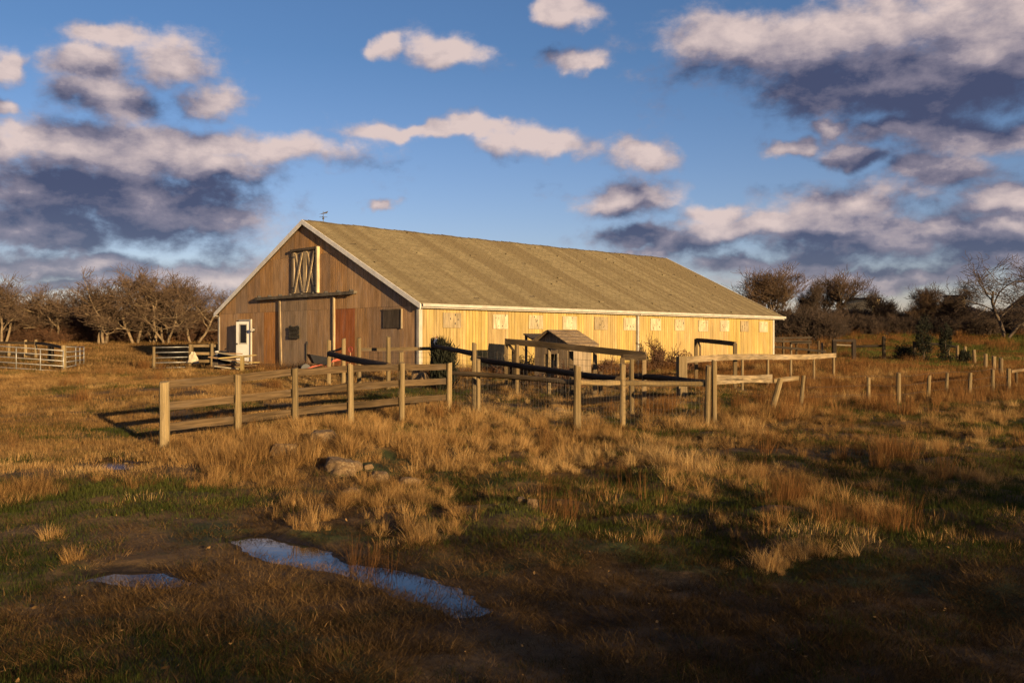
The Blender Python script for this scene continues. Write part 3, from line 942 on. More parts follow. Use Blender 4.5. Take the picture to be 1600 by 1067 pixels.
def wires(parent, p, q, z0, z1, z0b=None, z1b=None, dv=.10, dh=.15, r=.0020, name='wire_mesh'):
    """woven wire between two points; heights are absolute"""
    z0b = z0 if z0b is None else z0b; z1b = z1 if z1b is None else z1b
    p = Vector((p[0], p[1], 0)); q = Vector((q[0], q[1], 0)); L = (q-p).length
    mb = MB()
    if dv:
        for i in range(int(L/dv)+1):
            s = i*dv/L; a = p.lerp(q, s)
            mb.tube([(a.x, a.y, z0+(z0b-z0)*s), (a.x, a.y, z1+(z1b-z1)*s)], [r, r], 3, False)
    n = max(1, int(round((z1-z0)/dh)))
    for i in range(n+1):
        f = i/n
        pts = []
        for s in np.linspace(0, 1, 5):
            a = p.lerp(q, s)
            pts.append((a.x, a.y, z0+(z0b-z0)*s+((z1+(z1b-z1)*s)-(z0+(z0b-z0)*s))*f-.02*math.sin(math.pi*s)*f))
        mb.tube(pts, [r*1.2]*5, 3, False)
    o = mb.build(name, M['wire'], parent)
    o.location = -parent.location
    return o
def fence(name, x, y, label, group=None):
    return tag(empty(name, (x, y, gz(x, y))), label, 'fence', group)

# --- A: three-board fence in front
A0 = Vector((-6.19, 16.4)); A1 = Vector((X(702, 22.7), 22.7))
fa = fence('board_fence', A0.x, A0.y, 'three-rail weathered board fence on round posts in tall golden grass')
pts = []
for px in (257, 372, 461, 548, 628, 702):
    r = (px-800)/F; d_ = A1-A0
    t = (r*A0.y-A0.x)/(d_.x-r*d_.y)
    pts.append(A0+d_*t)
nA = Vector((-d_.y, d_.x)).normalized()              # away from the camera side
topsA = (595, 584.5, 573.5, 567, 565, 565.5)
for k, (p, ty) in enumerate(zip(pts, topsA)):
    post(fa, p.x, p.y, Z(ty, p.y), .088 if k == 0 else .066, (.56, .44, .24) if k in (0, 5) else (.40, .31, .17), (rf.uniform(-.02, .02), 0))
railY = {0: ((600.5, 590), (590, 580), (580.5, 574.5), (575, 572.5), (572.5, 571.5)),
         1: ((634, 622), (622, 612), (611.5, 603), (603.5, 597.5), (597, 594)),
         2: ((667.5, 654.5), (654.5, 643.5), (643, 633), (632.5, 624.5), (624, 619.5))}
for rr_i, segs in railY.items():
    for k, (ya, yb) in enumerate(segs):
        p, q = pts[k]+nA*.085, pts[k+1]+nA*.085
        dd = (q-p).normalized()*.05
        rail(fa, (p.x-dd.x*(k > 0), p.y-dd.y*(k > 0), Z(ya, pts[k].y)), (q.x+dd.x*.2, q.y+dd.y*.2, Z(yb, pts[k+1].y)), .145, .034, (.19, .135, .078))

# --- B: wire fence with a single rail
fb_ = fence('wire_mesh_fence', 1.45, 20.5, 'woven wire fence with one log rail on round posts, around the small pen')
B = [(X(706, 22.9), 22.9), (X(745, 22.6), 22.6), (X(902, 20.2), 20.2), (X(973, 21.0), 21.0), (X(1105, 20.7), 20.7)]
post(fb_, X(741, 22.9), 22.9, Z(535, 22.9), .058, (.36, .28, .16))
post(fb_, X(747.5, 22.45), 22.45, Z(560, 22.45), .052, (.44, .34, .19))
post(fb_, B[2][0], B[2][1], Z(570, 20.2), .080, (.56, .43, .23))
post(fb_, B[3][0], B[3][1], Z(567, 21), .068, (.48, .37, .2))
post(fb_, B[4][0], B[4][1], Z(570, 20.7), .065, (.40, .31, .17), (.03, 0))
post(fb_, X(1116, 20.95), 20.95, Z(562, 20.95), .060, (.56, .43, .23))
for (i, j, ya, yb, c) in ((0, 2, 582, 597, (.22, .165, .095)), (2, 3, 596, 597, (.42, .32, .17)), (3, 4, 597, 598.5, (.42, .32, .17))):  # first span's tone is darkened for the grazing light along it
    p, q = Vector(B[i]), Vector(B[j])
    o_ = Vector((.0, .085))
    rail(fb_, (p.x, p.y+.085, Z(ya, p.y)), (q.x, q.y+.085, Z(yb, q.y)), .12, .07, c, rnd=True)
for (i, j) in ((0, 1), (1, 2), (2, 3), (3, 4)):
    p, q = B[i], B[j]
    wires(fb_, (p[0], p[1]-.075), (q[0], q[1]-.075), gz(*p)+.02, Z(583 if i < 2 else 592, p[1]), gz(*q)+.02, Z(592, q[1]), .085, .13)

# --- C: pen rails running away from the camera, unlit side put into their dark colour
fc = fence('pen_rail', 2.5, 21.6, 'dark log pen rail slanting back from the wire fence to the pen posts')
def G3(px, py, Y): return (X(px, Y), Y, Z(py, Y))
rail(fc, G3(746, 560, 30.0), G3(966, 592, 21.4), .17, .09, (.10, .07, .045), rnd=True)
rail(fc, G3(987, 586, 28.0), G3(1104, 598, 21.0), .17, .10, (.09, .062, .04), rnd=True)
post(fc, X(987, 23.1), 23.1, Z(559, 23.1), .058, (.40, .31, .17))
post(fc, X(986, 28.1), 28.1, Z(580, 28.1), .06, DARK)
post(fc, X(938, 27), 27.0, Z(579, 27), .06, DARK)
post(fc, X(748, 30.1), 30.1, Z(556, 30.1), .06, DARK)

# --- D: tall frame rail before the shelter
fd = fence('tall_rail_fence', X(900, 28), 28.0, 'tall single plank rail on posts passing before the little animal shelter')
D0, D1 = G3(790, 532, 30.0), G3(1009, 554, 26.0)
rail(fd, D0, D1, .19, .08, (.34, .25, .14))
for px, top, sq in ((791, 536, True), (893, 546, True), (930, 549, True), (1007, 553, True)):
    s = (px-790)/(1009-790); Y = 30+(26-30)*s*.93
    x_ = X(px, Y)
    post(fd, x_, Y+.07, Z(top, Y)-.02, .06, (.40, .30, .17) if px != 893 else DARK, square=True)
post(fd, X(808, 28.6), 28.6, Z(537, 28.6), .075, (.44, .33, .18))
post(fd, X(858, 28.7), 28.7, Z(541, 28.7), .06, (.50, .40, .24))
post(fd, X(803.5, 29.9), 29.9, Z(546, 29.9), .085, (.13, .10, .065))
rail(fd, (D0[0]+.06, D0[1]-.06, D0[2]-.05), G3(805, 549, 29.8), .07, .05, (.16, .12, .08), 'brace')
rail(fd, (D1[0]-.02, D1[1], D1[2]-.04), G3(972, 556.5, 24.6), .16, .07, (.12, .09, .06))  # shaded look of this return rail is put into its colour
post(fd, X(972.5, 24.6), 24.6, Z(556.5, 24.6)-.02, .055, DARK, square=True)
wires(fd, (X(692, 29.6), 29.6), (X(790, 29.9), 29.9), .45, Z(544, 29.8), .45, Z(549, 29.9), .16, .16, .0042)
wires(fd, (X(790, 29.9), 29.9), (X(1007, 26), 26.1), .40, Z(552, 30), .2, Z(566, 26), .16, .16, .0036)

# --- E: rails and tall posts before the brown gable
fe = fence('corral_fence', X(607, 30), 30.0, 'corral posts with one rail standing before the brown gable')
for px, top, Y in ((514, 529.5, 31), (537, 527.5, 31), (561, 526.5, 30.4), (607, 524.5, 29.6), (676, 527, 30.2), (627, 548, 25.4)):
    post(fe, X(px, Y), Y, Z(top, Y), .072, (.40, .31, .17))
rail(fe, G3(562, 544.5, 30.55), G3(672, 543, 30.35), .11, .045, (.36, .27, .15))
rail(fe, G3(538, 541, 31), G3(520, 547, 34), .06, .05, (.40, .30, .17), 'brace')
rail(fe, G3(676, 539, 30.3), G3(741, 551, 23.0), .14, .09, (.12, .09, .06), rnd=True)  # darkened to give the shade of its unlit side
wires(fe, (X(562, 30.4), 30.4), (X(676, 30.1), 30.1), .5, Z(549, 30), .5, Z(549, 30), .16, .16, .0036)
pole = tag(rail(None, G3(515, 551, 30.6), G3(608, 571, 25.2), .20, .2, (.15, .105, .065), 'fence_pole', True), 'thick round pole slung between corral posts before the brown gable', 'pole')  # pole colour carries the shade of its unlit face

# --- F: bright plank rail and double boards to the right
ff = fence('plank_fence', X(1069, 29), 29.0, 'bright wide plank rail on thin posts near the far barn corner')
F0, F1 = G3(1067, 561, 29.0), G3(1306, 553.5, 41.0)
rail(ff, F0, G3(1206, 556, 35.0), .20, .04, (.60, .48, .31))
rail(ff, G3(1206, 556, 35.0), F1, .20, .04, (.56, .45, .29))
for px, top, sq in ((1066, 555, .13), (1160, 560, .05), (1200, 560, .05), (1236, 554, .05), (1272, 552, .05), (1303, 553, .055)):
    s = (px-1067)/(1306-1067); Y = 29*41/(41-(41-29)*s)
    post(ff, X(px, Y)+.02, Y+.09, Z(top, Y), sq, (.46, .36, .21), square=(px == 1066))
post(ff, X(1058, 29.3), 29.3, Z(554, 29.3), .03, (.52, .42, .25))
fg = fence('board_fence', X(1160, 24), 24.0, 'pair of bright boards spanning between the corner posts and a leaning post')
rail(fg, G3(1118, 588, 21.05), G3(1206, 586.5, 25.9), .125, .035, (.60, .49, .33))
rail(fg, G3(1118, 596, 21.05), G3(1206, 593.5, 25.9), .115, .035, (.57, .46, .30))
rail(fg, G3(1209, 593.5, 26.1), G3(1249, 589, 27.2), .13, .035, (.34, .26, .15))
post(fg, X(1207, 25.9), 25.8, Z(590, 25.9), .085, (.40, .31, .17), (.20, 0))
post(fg, X(1250, 27.2), 27.1, Z(585, 27.2), .06, (.44, .34, .19), (.08, 0))

# --- G: wire line of posts across the right
fh = fence('post_and_wire_fence', X(1404, 28.6), 28.6, 'line of short round posts strung with thin wire, across the russet grass')
prev = (X(1250, 27.2), 27.2)
for px, Y, top, r_, ln in ((1357, 28.6, 588, .062, 0), (1404, 28.8, 581, .072, 0), (1450, 30.6, 585, .06, .05), (1478, 31.2, 581, .06, .05), (1515, 31.3, 581, .062, .03), (1551, 33, 576, .068, 0), (1576, 33.2, 574, .075, 0)):
    post(fh, X(px, Y), Y, Z(top, Y), r_, (.40, .31, .175), (ln, 0))
    q = (X(px, Y), Y)
    wires(fh, (prev[0], prev[1]-.07), (q[0], q[1]-.07), gz(*prev)+.3, gz(*prev)+.88, gz(*q)+.3, gz(*q)+.88, .0, .29, .0045, 'wire_line')
    prev = q
rail(fh, G3(1580, 579, 33.2), G3(1660, 566, 36), .10, .05, (.30, .22, .13))
post(fh, X(1655, 36), 36, Z(562, 36), .065, GREY)
post(fh, X(1588, 35.5), 35.5, Z(580, 35.5), .055, DARK)
fi = fence('pasture_fence', X(1523, 56), 56.0, 'row of weathered posts receding up the hollow beside the green slope')
for px, Y, top in ((1482, 70, 541.5), (1496, 63, 538), (1508, 60, 540), (1523, 56, 545), (1540, 50, 551), (1553, 47, 555), (1564, 43.5, 558)):
    post(fi, X(px, Y), Y, Z(top, Y), .10, (.38, .29, .17), (-.06 if px == 1523 else 0, 0))

# --- H: dark frames and rails beyond the pens
fj = fence('open_gateway', X(1320, 58), 58.0, 'dark timber gate frame standing open in the far paddock')
for px in (1303.5, 1334): post(fj, X(px, 58), 58, Z(529.5, 58), .11, (.07, .055, .045), square=True)
rail(fj, G3(1301, 530.5, 57.9), G3(1336, 530.5, 57.9), .17, .10, (.07, .055, .045))  # near-black tone of the gate frame stands for unlit timber
rail(fj, G3(1305, 537, 58), G3(1333, 538, 58), .08, .04, (.34, .30, .24))
fk = fence('dark_rail_fence', X(1460, 62), 62.0, 'dark log rail on two posts before the small evergreen shrubs')
for px, top in ((1429, 532), (1381, 524)): post(fk, X(px, 62), 62, Z(top, 62), .12, (.10, .08, .055))
rail(fk, G3(1429, 534, 62), G3(1475, 537, 62), .17, .12, (.055, .045, .04), rnd=True)  # log rails coloured dark as if unlit
rail(fk, G3(1475, 537, 62), G3(1494, 541, 61.5), .15, .12, (.055, .045, .04), rnd=True)
rail(fk, G3(1337, 540, 62.5), G3(1381, 539, 62.2), .16, .12, (.06, .05, .04), rnd=True)
fl = fence('paddock_fence', X(1240, 58), 58.0, 'low dark two-rail paddock fence just past the far barn corner')
for px, top in ((1224, 525), (1237, 531), (1246, 536), (1267, 523), (1284, 531), (1290, 534)):
    post(fl, X(px, 58), 58+(px-1224)*.01, Z(top, 58), .07, (.42, .35, .25) if px in (1290, 1237) else DARK)
for (a, ya, b, yb) in ((1205, 531, 1268, 531.5), (1205, 527, 1268, 526), (1236, 534, 1268, 534), (1205, 540, 1290, 548)):
    rail(fl, G3(a, ya, 57.9), G3(b, yb, 57.9), .13, .05, (.11, .09, .07))
# --- I: frame beside the yellow wall
fm = fence('timber_frame', X(1118, 34.5), 34.5, 'bare timber frame with crooked brace against the yellow barn side')
I0, I1 = G3(1088, 530, 36), G3(1149, 536, 33.6)
rail(fm, I0, I1, .16, .08, (.26, .19, .11))
post(fm, I0[0], I0[1]+.05, I0[2]+.05, .06, (.24, .18, .10), square=True)
post(fm, I1[0], I1[1]+.05, I1[2]+.02, .065, (.34, .26, .15), square=True)
rail(fm, G3(1091, 532, 35.9), G3(1094, 540, 35.7), .07, .05, (.16, .12, .08), 'brace')
rail(fm, G3(1094, 540, 35.7), G3(1094, 560, 35.7), .07, .05, (.16, .12, .08), 'brace')

# --- J: pipe gates on the left
def pipe_gate(name, p, q, zb0, zt0, zb1, zt1, nr, label, stays=(0.0, 1.0), r=.024, rounded=False):
    """tubular gate from p to q (x, y) with nr rails"""
    g_ = tag(empty(name, (p[0], p[1], gz(*p))), label, 'gate')
    L0 = g_.location
    def P_(s, f):
        zb = zb0+(zb1-zb0)*s; zt = zt0+(zt1-zt0)*s
        return Vector((p[0]+(q[0]-p[0])*s, p[1]+(q[1]-p[1])*s, zb+(zt-zb)*f))-L0
    for i in range(nr):
        f = i/(nr-1)
        a, b = 0.0, 1.0
        if rounded and i == nr-1: b = .93
        MB().tube([P_(a, f), P_(b, f)], [r, r], 8).build('pipe_rail', M['metal'], g_, smooth=True)
    for s in stays:
        top = 1.0
        if rounded and s == 1.0:
            MB().tube([P_(.93, 1), P_(.975, .985), P_(1, .92), P_(1, -.03)], [r*1.2]*4, 8).build('pipe_frame', M['metal'], g_, smooth=True)
            continue
        MB().tube([P_(s, -.06), P_(s, 1.02)], [r*1.15, r*1.15], 8).build('pipe_upright', M['metal'], g_, smooth=True)
    return g_
zA = lambda py, Y: Z(py, Y)
pipe_gate('pipe_gate', (X(-60, 47.5), 47.5), (X(99, 46), 46), Z(568.5, 47.5), Z(535, 47.5), Z(578.5, 46), Z(546.5, 46), 5, 'longest pale tubular gate, hung on a square wooden post in the field', (0.0, .30, .545, .78, 1.0))
pipe_gate('pipe_gate', (X(104, 46.2), 46.2), (X(131, 52), 52), Z(572, 46.2), Z(540.5, 46.2), Z(567, 52), Z(540.5, 52), 5, 'tubular gate swung open away behind the square wooden post', (.5, .75, 1.0))
pipe_gate('pipe_gate', (X(241, 46), 46), (X(296, 46.3), 46.3), Z(573.5, 46), Z(541.5, 46), Z(572, 46.3), Z(540.5, 46.3), 5, 'tubular gate with rounded top corner beside the cluttered barn door', (1.0,), rounded=True)
gp = tag(empty('gate_post', (X(99.5, 46.1), 46.15, gz(X(99.5, 46.1), 46.15))), 'square pale wooden post between two tubular gates', 'post')
post(gp, X(99.5, 46.15), 46.2, Z(538, 46.15), .085, (.52, .42, .24), square=True)
gp = tag(empty('gate_post', (X(241, 46), 46, gz(X(241, 46), 46))), 'round gate post holding the free end of the rounded tubular gate', 'post')
post(gp, X(240.5, 46), 46, Z(540, 46), .075, (.42, .33, .19))
fn = fence('short_board_fence', X(299, 46.4), 46.4, 'short three-rail board fence joining the barn corner and the tubular gate')
post(fn, X(299, 46.4), 46.35, Z(536.5, 46.4), .09, (.44, .34, .19), square=True)
post(fn, X(332, 47.2), 47.15, Z(535.5, 47.2), .06, (.42, .33, .19), square=True)
for ya, yb in ((539, 538.5), (551, 550.5), (562.5, 562.5)):
    rail(fn, G3(298, ya, 46.5), G3(348, yb, 47.9), .14, .035, (.40, .30, .17))
fo = fence('far_rail_fence', X(40, 58), 58.0, 'dark weathered rail fence behind the long tubular gate')
for (a, ya, Ya, b, yb, Yb) in ((-60, 534, 62, 55, 534.5, 57), (55, 534.5, 57, 96, 541.5, 50), (-60, 549, 62, 55, 552, 57)):
    rail(fo, G3(a, ya, Ya), G3(b, yb, Yb), .16, .05, (.16, .125, .085))
for px, Y, top, c in ((14, 58.5, 536, (.42, .33, .19)), (40, 57.7, 530, PALE), (56, 57, 529, PALE), (77, 53, 537, (.07, .055, .04)), (82, 52.3, 540, (.07, .055, .04))):
    post(fo, X(px, Y), Y, Z(top, Y), .09, c)

# ------------------------------------------------------------------ little animal shelter
YS = 33.2
sx, sy = X(889, 32.6), 32.6                       # near eave corner
sh = tag(empty('animal_shelter', (sx, sy, gz(sx, sy)), BA), 'small weathered plank shelter with gabled roof and dark doorway', 'shelter')
zg = sh.location.z
ez = Z(535, 32.6)-zg; rz = Z(514, 33.2)-zg; W_, L_ = 1.9, 1.42
def shz(y): return ez-.05+(rz-ez)*(1-abs(y-W_/2)/(W_/2))
zt = lambda s: shz(s)
siding(sh, .12, .62, 0, zt, lambda s, z, d: (.10-d, s, z), M['sheet'], (.30, .215, .125), 'wall_panel')
siding(sh, 1.28, W_-.12, 0, zt, lambda s, z, d: (.10-d, s, z), M['sheet'], (.27, .195, .115), 'wall_panel')
siding(sh, .62, 1.28, 1.12, zt, lambda s, z, d: (.10-d, s, z), M['sheet'], (.31, .22, .125), 'wall_panel')
siding(sh, .12, L_-.1, 0, lambda s: ez-.02, lambda s, z, d: (s, .12-d, z), M['sheet'], (.28, .215, .14), 'wall_panel', board=.24)
siding(sh, .12, L_-.1, 0, lambda s: ez-.02, lambda s, z, d: (s, W_-.12+d, z), M['sheet'], (.34, .26, .16), 'wall_panel', board=.24)
siding(sh, .12, W_-.12, 0, zt, lambda s, z, d: (L_-.1+d, s, z), M['sheet'], (.34, .26, .16), 'wall_panel', board=.24)
MB().box(.60, .66, 1.285, 1.34, 0, 0).build('door_post', M['wood'], sh, (.2, .15, .09)) if False else None
MB().box(.04, .10, .58, .63, 0, 1.14).build('door_post', M['wood'], sh, (.46, .36, .22))
MB().box(.13, .17, .68, 1.0, .35, .9).build('inner_board', M['wood'], sh, (.22, .16, .09))
for s in (0, 1):
    v = []
    for xq in (-.10, L_+.06):
        for (yq, zq) in ((-.12, ez-.05), (W_/2, rz)):
            yy = yq if s == 0 else W_-yq
            v += [(xq, yy, zq), (xq, yy, zq-.06)]
    f = [[0, 4, 6, 2], [1, 3, 7, 5], [0, 1, 5, 4], [0, 2, 3, 1], [4, 5, 7, 6], [2, 6, 7, 3]]
    o = obj('roof_slope', mkmesh('roof_slope', v, f, M['wood']), sh, color=(.23, .165, .10))
    # boards of the roof, one lapping the next
    for k in range(5):
        a, b = k/5, (k+1)/5+.03
        vv = []
        for xq in (-.12, L_+.08):
            for q, hh in ((a, .030), (min(b, 1), .008)):
                yq = -.14+(W_/2+.14)*q; zq = ez-.06+(rz-ez+.06)*q
                yy = yq if s == 0 else W_-yq
                vv += [(xq, yy, zq+hh), (xq, yy, zq+.002)]
        obj('roof_board', mkmesh('roof_board', vv, f, M['wood']), o, color=(.24+.04*(k % 2), .17+.03*(k % 2), .10+.015*(k % 2)))
lt = tag(empty('lean_to', (X(838, 35.2), 35.2, gz(X(838, 35.2), 35.2)), BA), 'dark slanting lean-to roof peeking out behind the little shelter', 'shelter')
z0 = Z(532, 35.2)-lt.location.z; z1 = Z(519.5, 35.6)-lt.location.z
MB().hexa([(-.1, -.1, z0-.05), (.75, -.5, z0-.05), (1.05, .45, z1-.05), (.15, .85, z1-.05), (-.1, -.1, z0), (.75, -.5, z0), (1.05, .45, z1), (.15, .85, z1)]).build('roof', M['wood'], lt, (.07, .055, .045))
for (a, b, zz) in ((0, 0, z0), (.68, -.4, z0), (.2, .75, z1), (1.0, .4, z1)):
    MB().box(a-.04, a+.04, b-.04, b+.04, -.2, zz-.06).build('leg', M['wood'], lt, (.16, .12, .08))

# ------------------------------------------------------------------ rocks
ROCKM = {}
def rock(px, py, w, h, label, d=None, tone=None, z=None, Y=None):
    """fieldstone standing where the pixel meets the ground"""
    if Y is None:
        Y = 14.0
        for _ in range(30):
            Y += ((CZ-gz(X(px, Y), Y))/((py-532)/F)-Y)*.6
    x = X(px, Y)
    q = random.Random(int(px*7+py))
    bm = bmesh.new(); bmesh.ops.create_icosphere(bm, subdivisions=4, radius=1)
    a = [q.uniform(0, 9) for _ in range(3)]
    co = np.array([v.co for v in bm.verts])
    n_ = fbm(co[:, 0]*1.3+a[0]+co[:, 2], co[:, 1]*1.3+a[1]-co[:, 2]*.7, 3, 3)-.5
    n3 = fbm(co[:, 0]*4+a[2]+co[:, 2]*3, co[:, 1]*4-co[:, 2]*2.3, 4, 3)-.5
    co *= (1+.60*n_+.25*np.round(n_*5)/5+.16*n3)[:, None]
    co[:, 2] = np.minimum(co[:, 2], .82+.1*co[:, 0]+.12*n3)
    for v, c in zip(bm.verts, co): v.co = c
    me = bpy.data.meshes.new('rock'); bm.to_mesh(me); bm.free()
    me.materials.append(M['rock'])
    me.polygons.foreach_set('use_smooth', [q.random() > .0]*len(me.polygons))
    o = obj('rock', me, None, (x, Y, gz(x, Y)-h*.10), (0, 0, q.uniform(0, 6)))
    o.scale = (w*.44, (d or w*.8)*.44, h*.70)
    tag(o, label, 'rock')
    return o
rock(445, 708, .52, .34, 'smooth tan boulder low in grass before the second fence post')
rock(506, 690, .58, .42, 'rounded tan boulder just inside the board fence grass, behind the lichened one')
rock(534, 734, .68, .36, 'broad flat-topped boulder with pale lichen patches')
rock(577, 727, .15, .12, 'small angular pale stone touching the lichened boulder')
rock(594, 748, .36, .24, 'brown half-buried stone between the lichened boulder and the split stone')
rock(640, 757, .42, .24, 'grassy stone with a pale split edge in the tussocks')
rock(548, 770, .34, .16, 'pale-edged stone below the lichened boulder')
rock(831, 790, .19, .20, 'bright round yellowish stone among dark green grass')
rock(812, 784, .16, .14, 'brown stone beside the bright round yellowish one')
rock(876, 645, .34, .30, 'orange-tan pointed stone inside the wire pen', Y=23.5)
rock(197, 727, .11, .10, 'little tan stone at the edge of the gatepost puddle', Y=14.95)
rock(656, 572, .85, .62, 'lumpy tan stone heap against the near barn corner', Y=33.4)

# ------------------------------------------------------------------ clutter by the barn
def at_ground(px, Y): return (X(px, Y), Y, gz(X(px, Y), Y))
br = tag(empty('barrel', at_ground(349, 43)), 'black plastic barrel among the boards near the white entry door', 'barrel')
MB().tube([(0, 0, 0), (0, 0, .05), (0, 0, .3), (0, 0, .33), (0, 0, .6), (0, 0, .63), (0, 0, .86), (0, 0, .9)], [.26, .29, .30, .315, .30, .315, .29, .27], 16).build('drum', M['black'], br, smooth=True)
MB().tube([(0, 0, .905), (0, 0, .95)], [.28, .26], 16).build('lid', M['black'], br, smooth=True)
bk = tag(empty('bucket', (X(341.5, 43), 42.9, gz(X(341, 43), 42.9)+.0)), 'white bucket on a crate beside the black barrel', 'bucket')
MB().tube([(0, 0, .72), (0, 0, .95)], [.11, .14], 12).build('pail', M['white'], bk, smooth=True)
MB().box(-.2, .2, -.16, .16, 0, .72).build('crate', M['wood'], bk, (.10, .08, .06))
lp = tag(empty('lumber_pile', at_ground(362, 42.2)), 'jumble of pale and yellow boards stacked before the white entry door', 'lumber pile')
L0 = lp.location
for k in range(11):
    a0 = rf.uniform(-.5, .5); le = rf.uniform(.5, 1.0)
    c = Vector((rf.uniform(-.3, .9), rf.uniform(-.25, .25), .10+.072*k))
    d_ = Vector((math.cos(a0), math.sin(a0)*.5, rf.uniform(-.18, .18)))
    cc = [(.60, .48, .22), (.62, .58, .48), (.5, .34, .2), (.30, .2, .12)][k % 4]
    o = rail(lp, L0+c-d_*le, L0+c+d_*le*.9, .05, rf.uniform(.12, .26), cc, 'plank')
for (a, b) in ((-.35, 0), (.75, .05)):
    MB().box(a-.05, a+.05, b-.25, b+.25, -.1, .12).build('bearer', M['wood'], lp, (.3, .22, .13))
ps = tag(empty('stub_post', at_ground(378.5, 41)), 'short yellow post standing before the entry door clutter', 'post')
post(ps, ps.location.x, ps.location.y, Z(556, 41), .075, (.62, .48, .20), square=True)
ck = tag(empty('canvas_sheet', (X(303, 46.2), 46.15, Z(566, 46.2))), 'pale canvas rag draped over the fence end by the rounded gate', 'cloth')
v = []; f = []
for i in range(7):
    for j in range(7):
        s = i/6; t_ = j/6
        wd = .08+.26*t_
        v.append(((s-.5)*wd*2+.02*math.sin(j*2.1), -.08-.05*math.sin(s*9+j), (1-t_)*.58+.04*math.sin(s*7)*t_))
for i in range(6):
    for j in range(6): f.append([i*7+j, i*7+j+1, i*7+j+8, i*7+j+7])
co = obj('draped_cloth', mkmesh('draped_cloth', v, f, M['cloth'], True), ck)
md = co.modifiers.new('thickness', 'SOLIDIFY'); md.thickness = .01
# wheelbarrow at the sliding doors
wbp = at_ground(501, 38.2)
wh = tag(empty('wheelbarrow', wbp, R(25)), 'black wheelbarrow tipped up near the sliding doors', 'wheelbarrow')
MB().hexa([(-.32, -.24, .42), (.30, -.24, .34), (.30, .24, .34), (-.32, .24, .42), (-.52, -.34, .80), (.48, -.34, .62), (.48, .34, .62), (-.52, .34, .80)]).build('tray', M['black'], wh)
for s in (-1, 1):
    MB().bar((-.62, s*.10, .20), (.95, s*.30, .62), .04, .04).build('handle', M['wood'], wh, (.42, .1, .06))
    MB().bar((.25, s*.22, .36), (.32, s*.24, -.02), .035, .035).build('leg', M['red'], wh)
w_ = MB(); w_.tube([(-.62, -.05, .2), (-.62, .05, .2)], [.20, .20], 14); w_.build('wheel', M['black'], wh)
sv_ = tag(empty('shovel', (X(547.5, 33), 33.0, gz(X(547.5, 33), 33.0))), 'red D-handled shovel stuck upright among the corral posts', 'shovel')
MB().tube([(0, 0, .1), (0, 0, 1.05)], [.018, .018], 8).build('shaft', M['wood'], sv_, (.5, .3, .15))
MB().tube([(0, 0, 1.05), (-.06, 0, 1.12), (-.065, 0, 1.22), (0, 0, 1.26), (.065, 0, 1.22), (.06, 0, 1.12), (0, 0, 1.05)], [.017]*7, 6).build('grip', M['red'], sv_)
MB().hexa([(-.11, -.01, -.12), (.11, -.01, -.12), (.11, .01, -.12), (-.11, .01, -.12), (-.12, -.02, .22), (.12, -.02, .22), (.12, .0, .22), (-.12, .0, .22)]).build('blade', M['darkmetal'], sv_)
pk = tag(empty('white_jug', (X(682, 30.0), 30.0, Z(541, 30.0))), 'white jug set on a corral post by the spiky dark shrub', 'jug')
MB().tube([(0, 0, 0), (0, 0, .17), (0, 0, .24), (0, 0, .30)], [.085, .09, .07, .03], 10).build('jug_body', M['white'], pk, smooth=True)
MB().tube([(0, 0, .30), (0, 0, .34)], [.035, .035], 8).build('cap', M['red'], pk)
post(pk, pk.location.x, pk.location.y, Z(541, 30), .07, (.16, .12, .08), name='stand_post')

# ------------------------------------------------------------------ bare trees
def tubes(segs, nsides):
    """many straight tapered pieces as one array mesh: segs (n,8) = p0, p1, r0, r1"""
    s = np.asarray(segs, float)
    p0, p1, ra, rb = s[:, :3], s[:, 3:6], s[:, 6], s[:, 7]
    d = p1-p0; d /= np.maximum(np.linalg.norm(d, axis=1, keepdims=True), 1e-9)
    up = np.where(np.abs(d[:, 2:3]) < .9, np.array([[0, 0, 1.]]), np.array([[1., 0, 0]]))
    a = np.cross(d, up); a /= np.linalg.norm(a, axis=1, keepdims=True); b = np.cross(d, a)
    V = []
    for k in range(nsides):
        t = 2*math.pi*k/nsides
        o = a*math.cos(t)+b*math.sin(t)
        V.append(p0+o*ra[:, None]); 
    for k in range(nsides):
        t = 2*math.pi*k/nsides
        o = a*math.cos(t)+b*math.sin(t)
        V.append(p1+o*rb[:, None])
    V = np.stack(V, 1)                                  # n, 2*ns, 3
    n = len(s)
    base = (np.arange(n)*2*nsides)[:, None]
    Fq = np.concatenate([base+np.array([[k, (k+1) % nsides, nsides+(k+1) % nsides, nsides+k]]) for k in range(nsides)], 0)
    return V.reshape(-1, 3), Fq
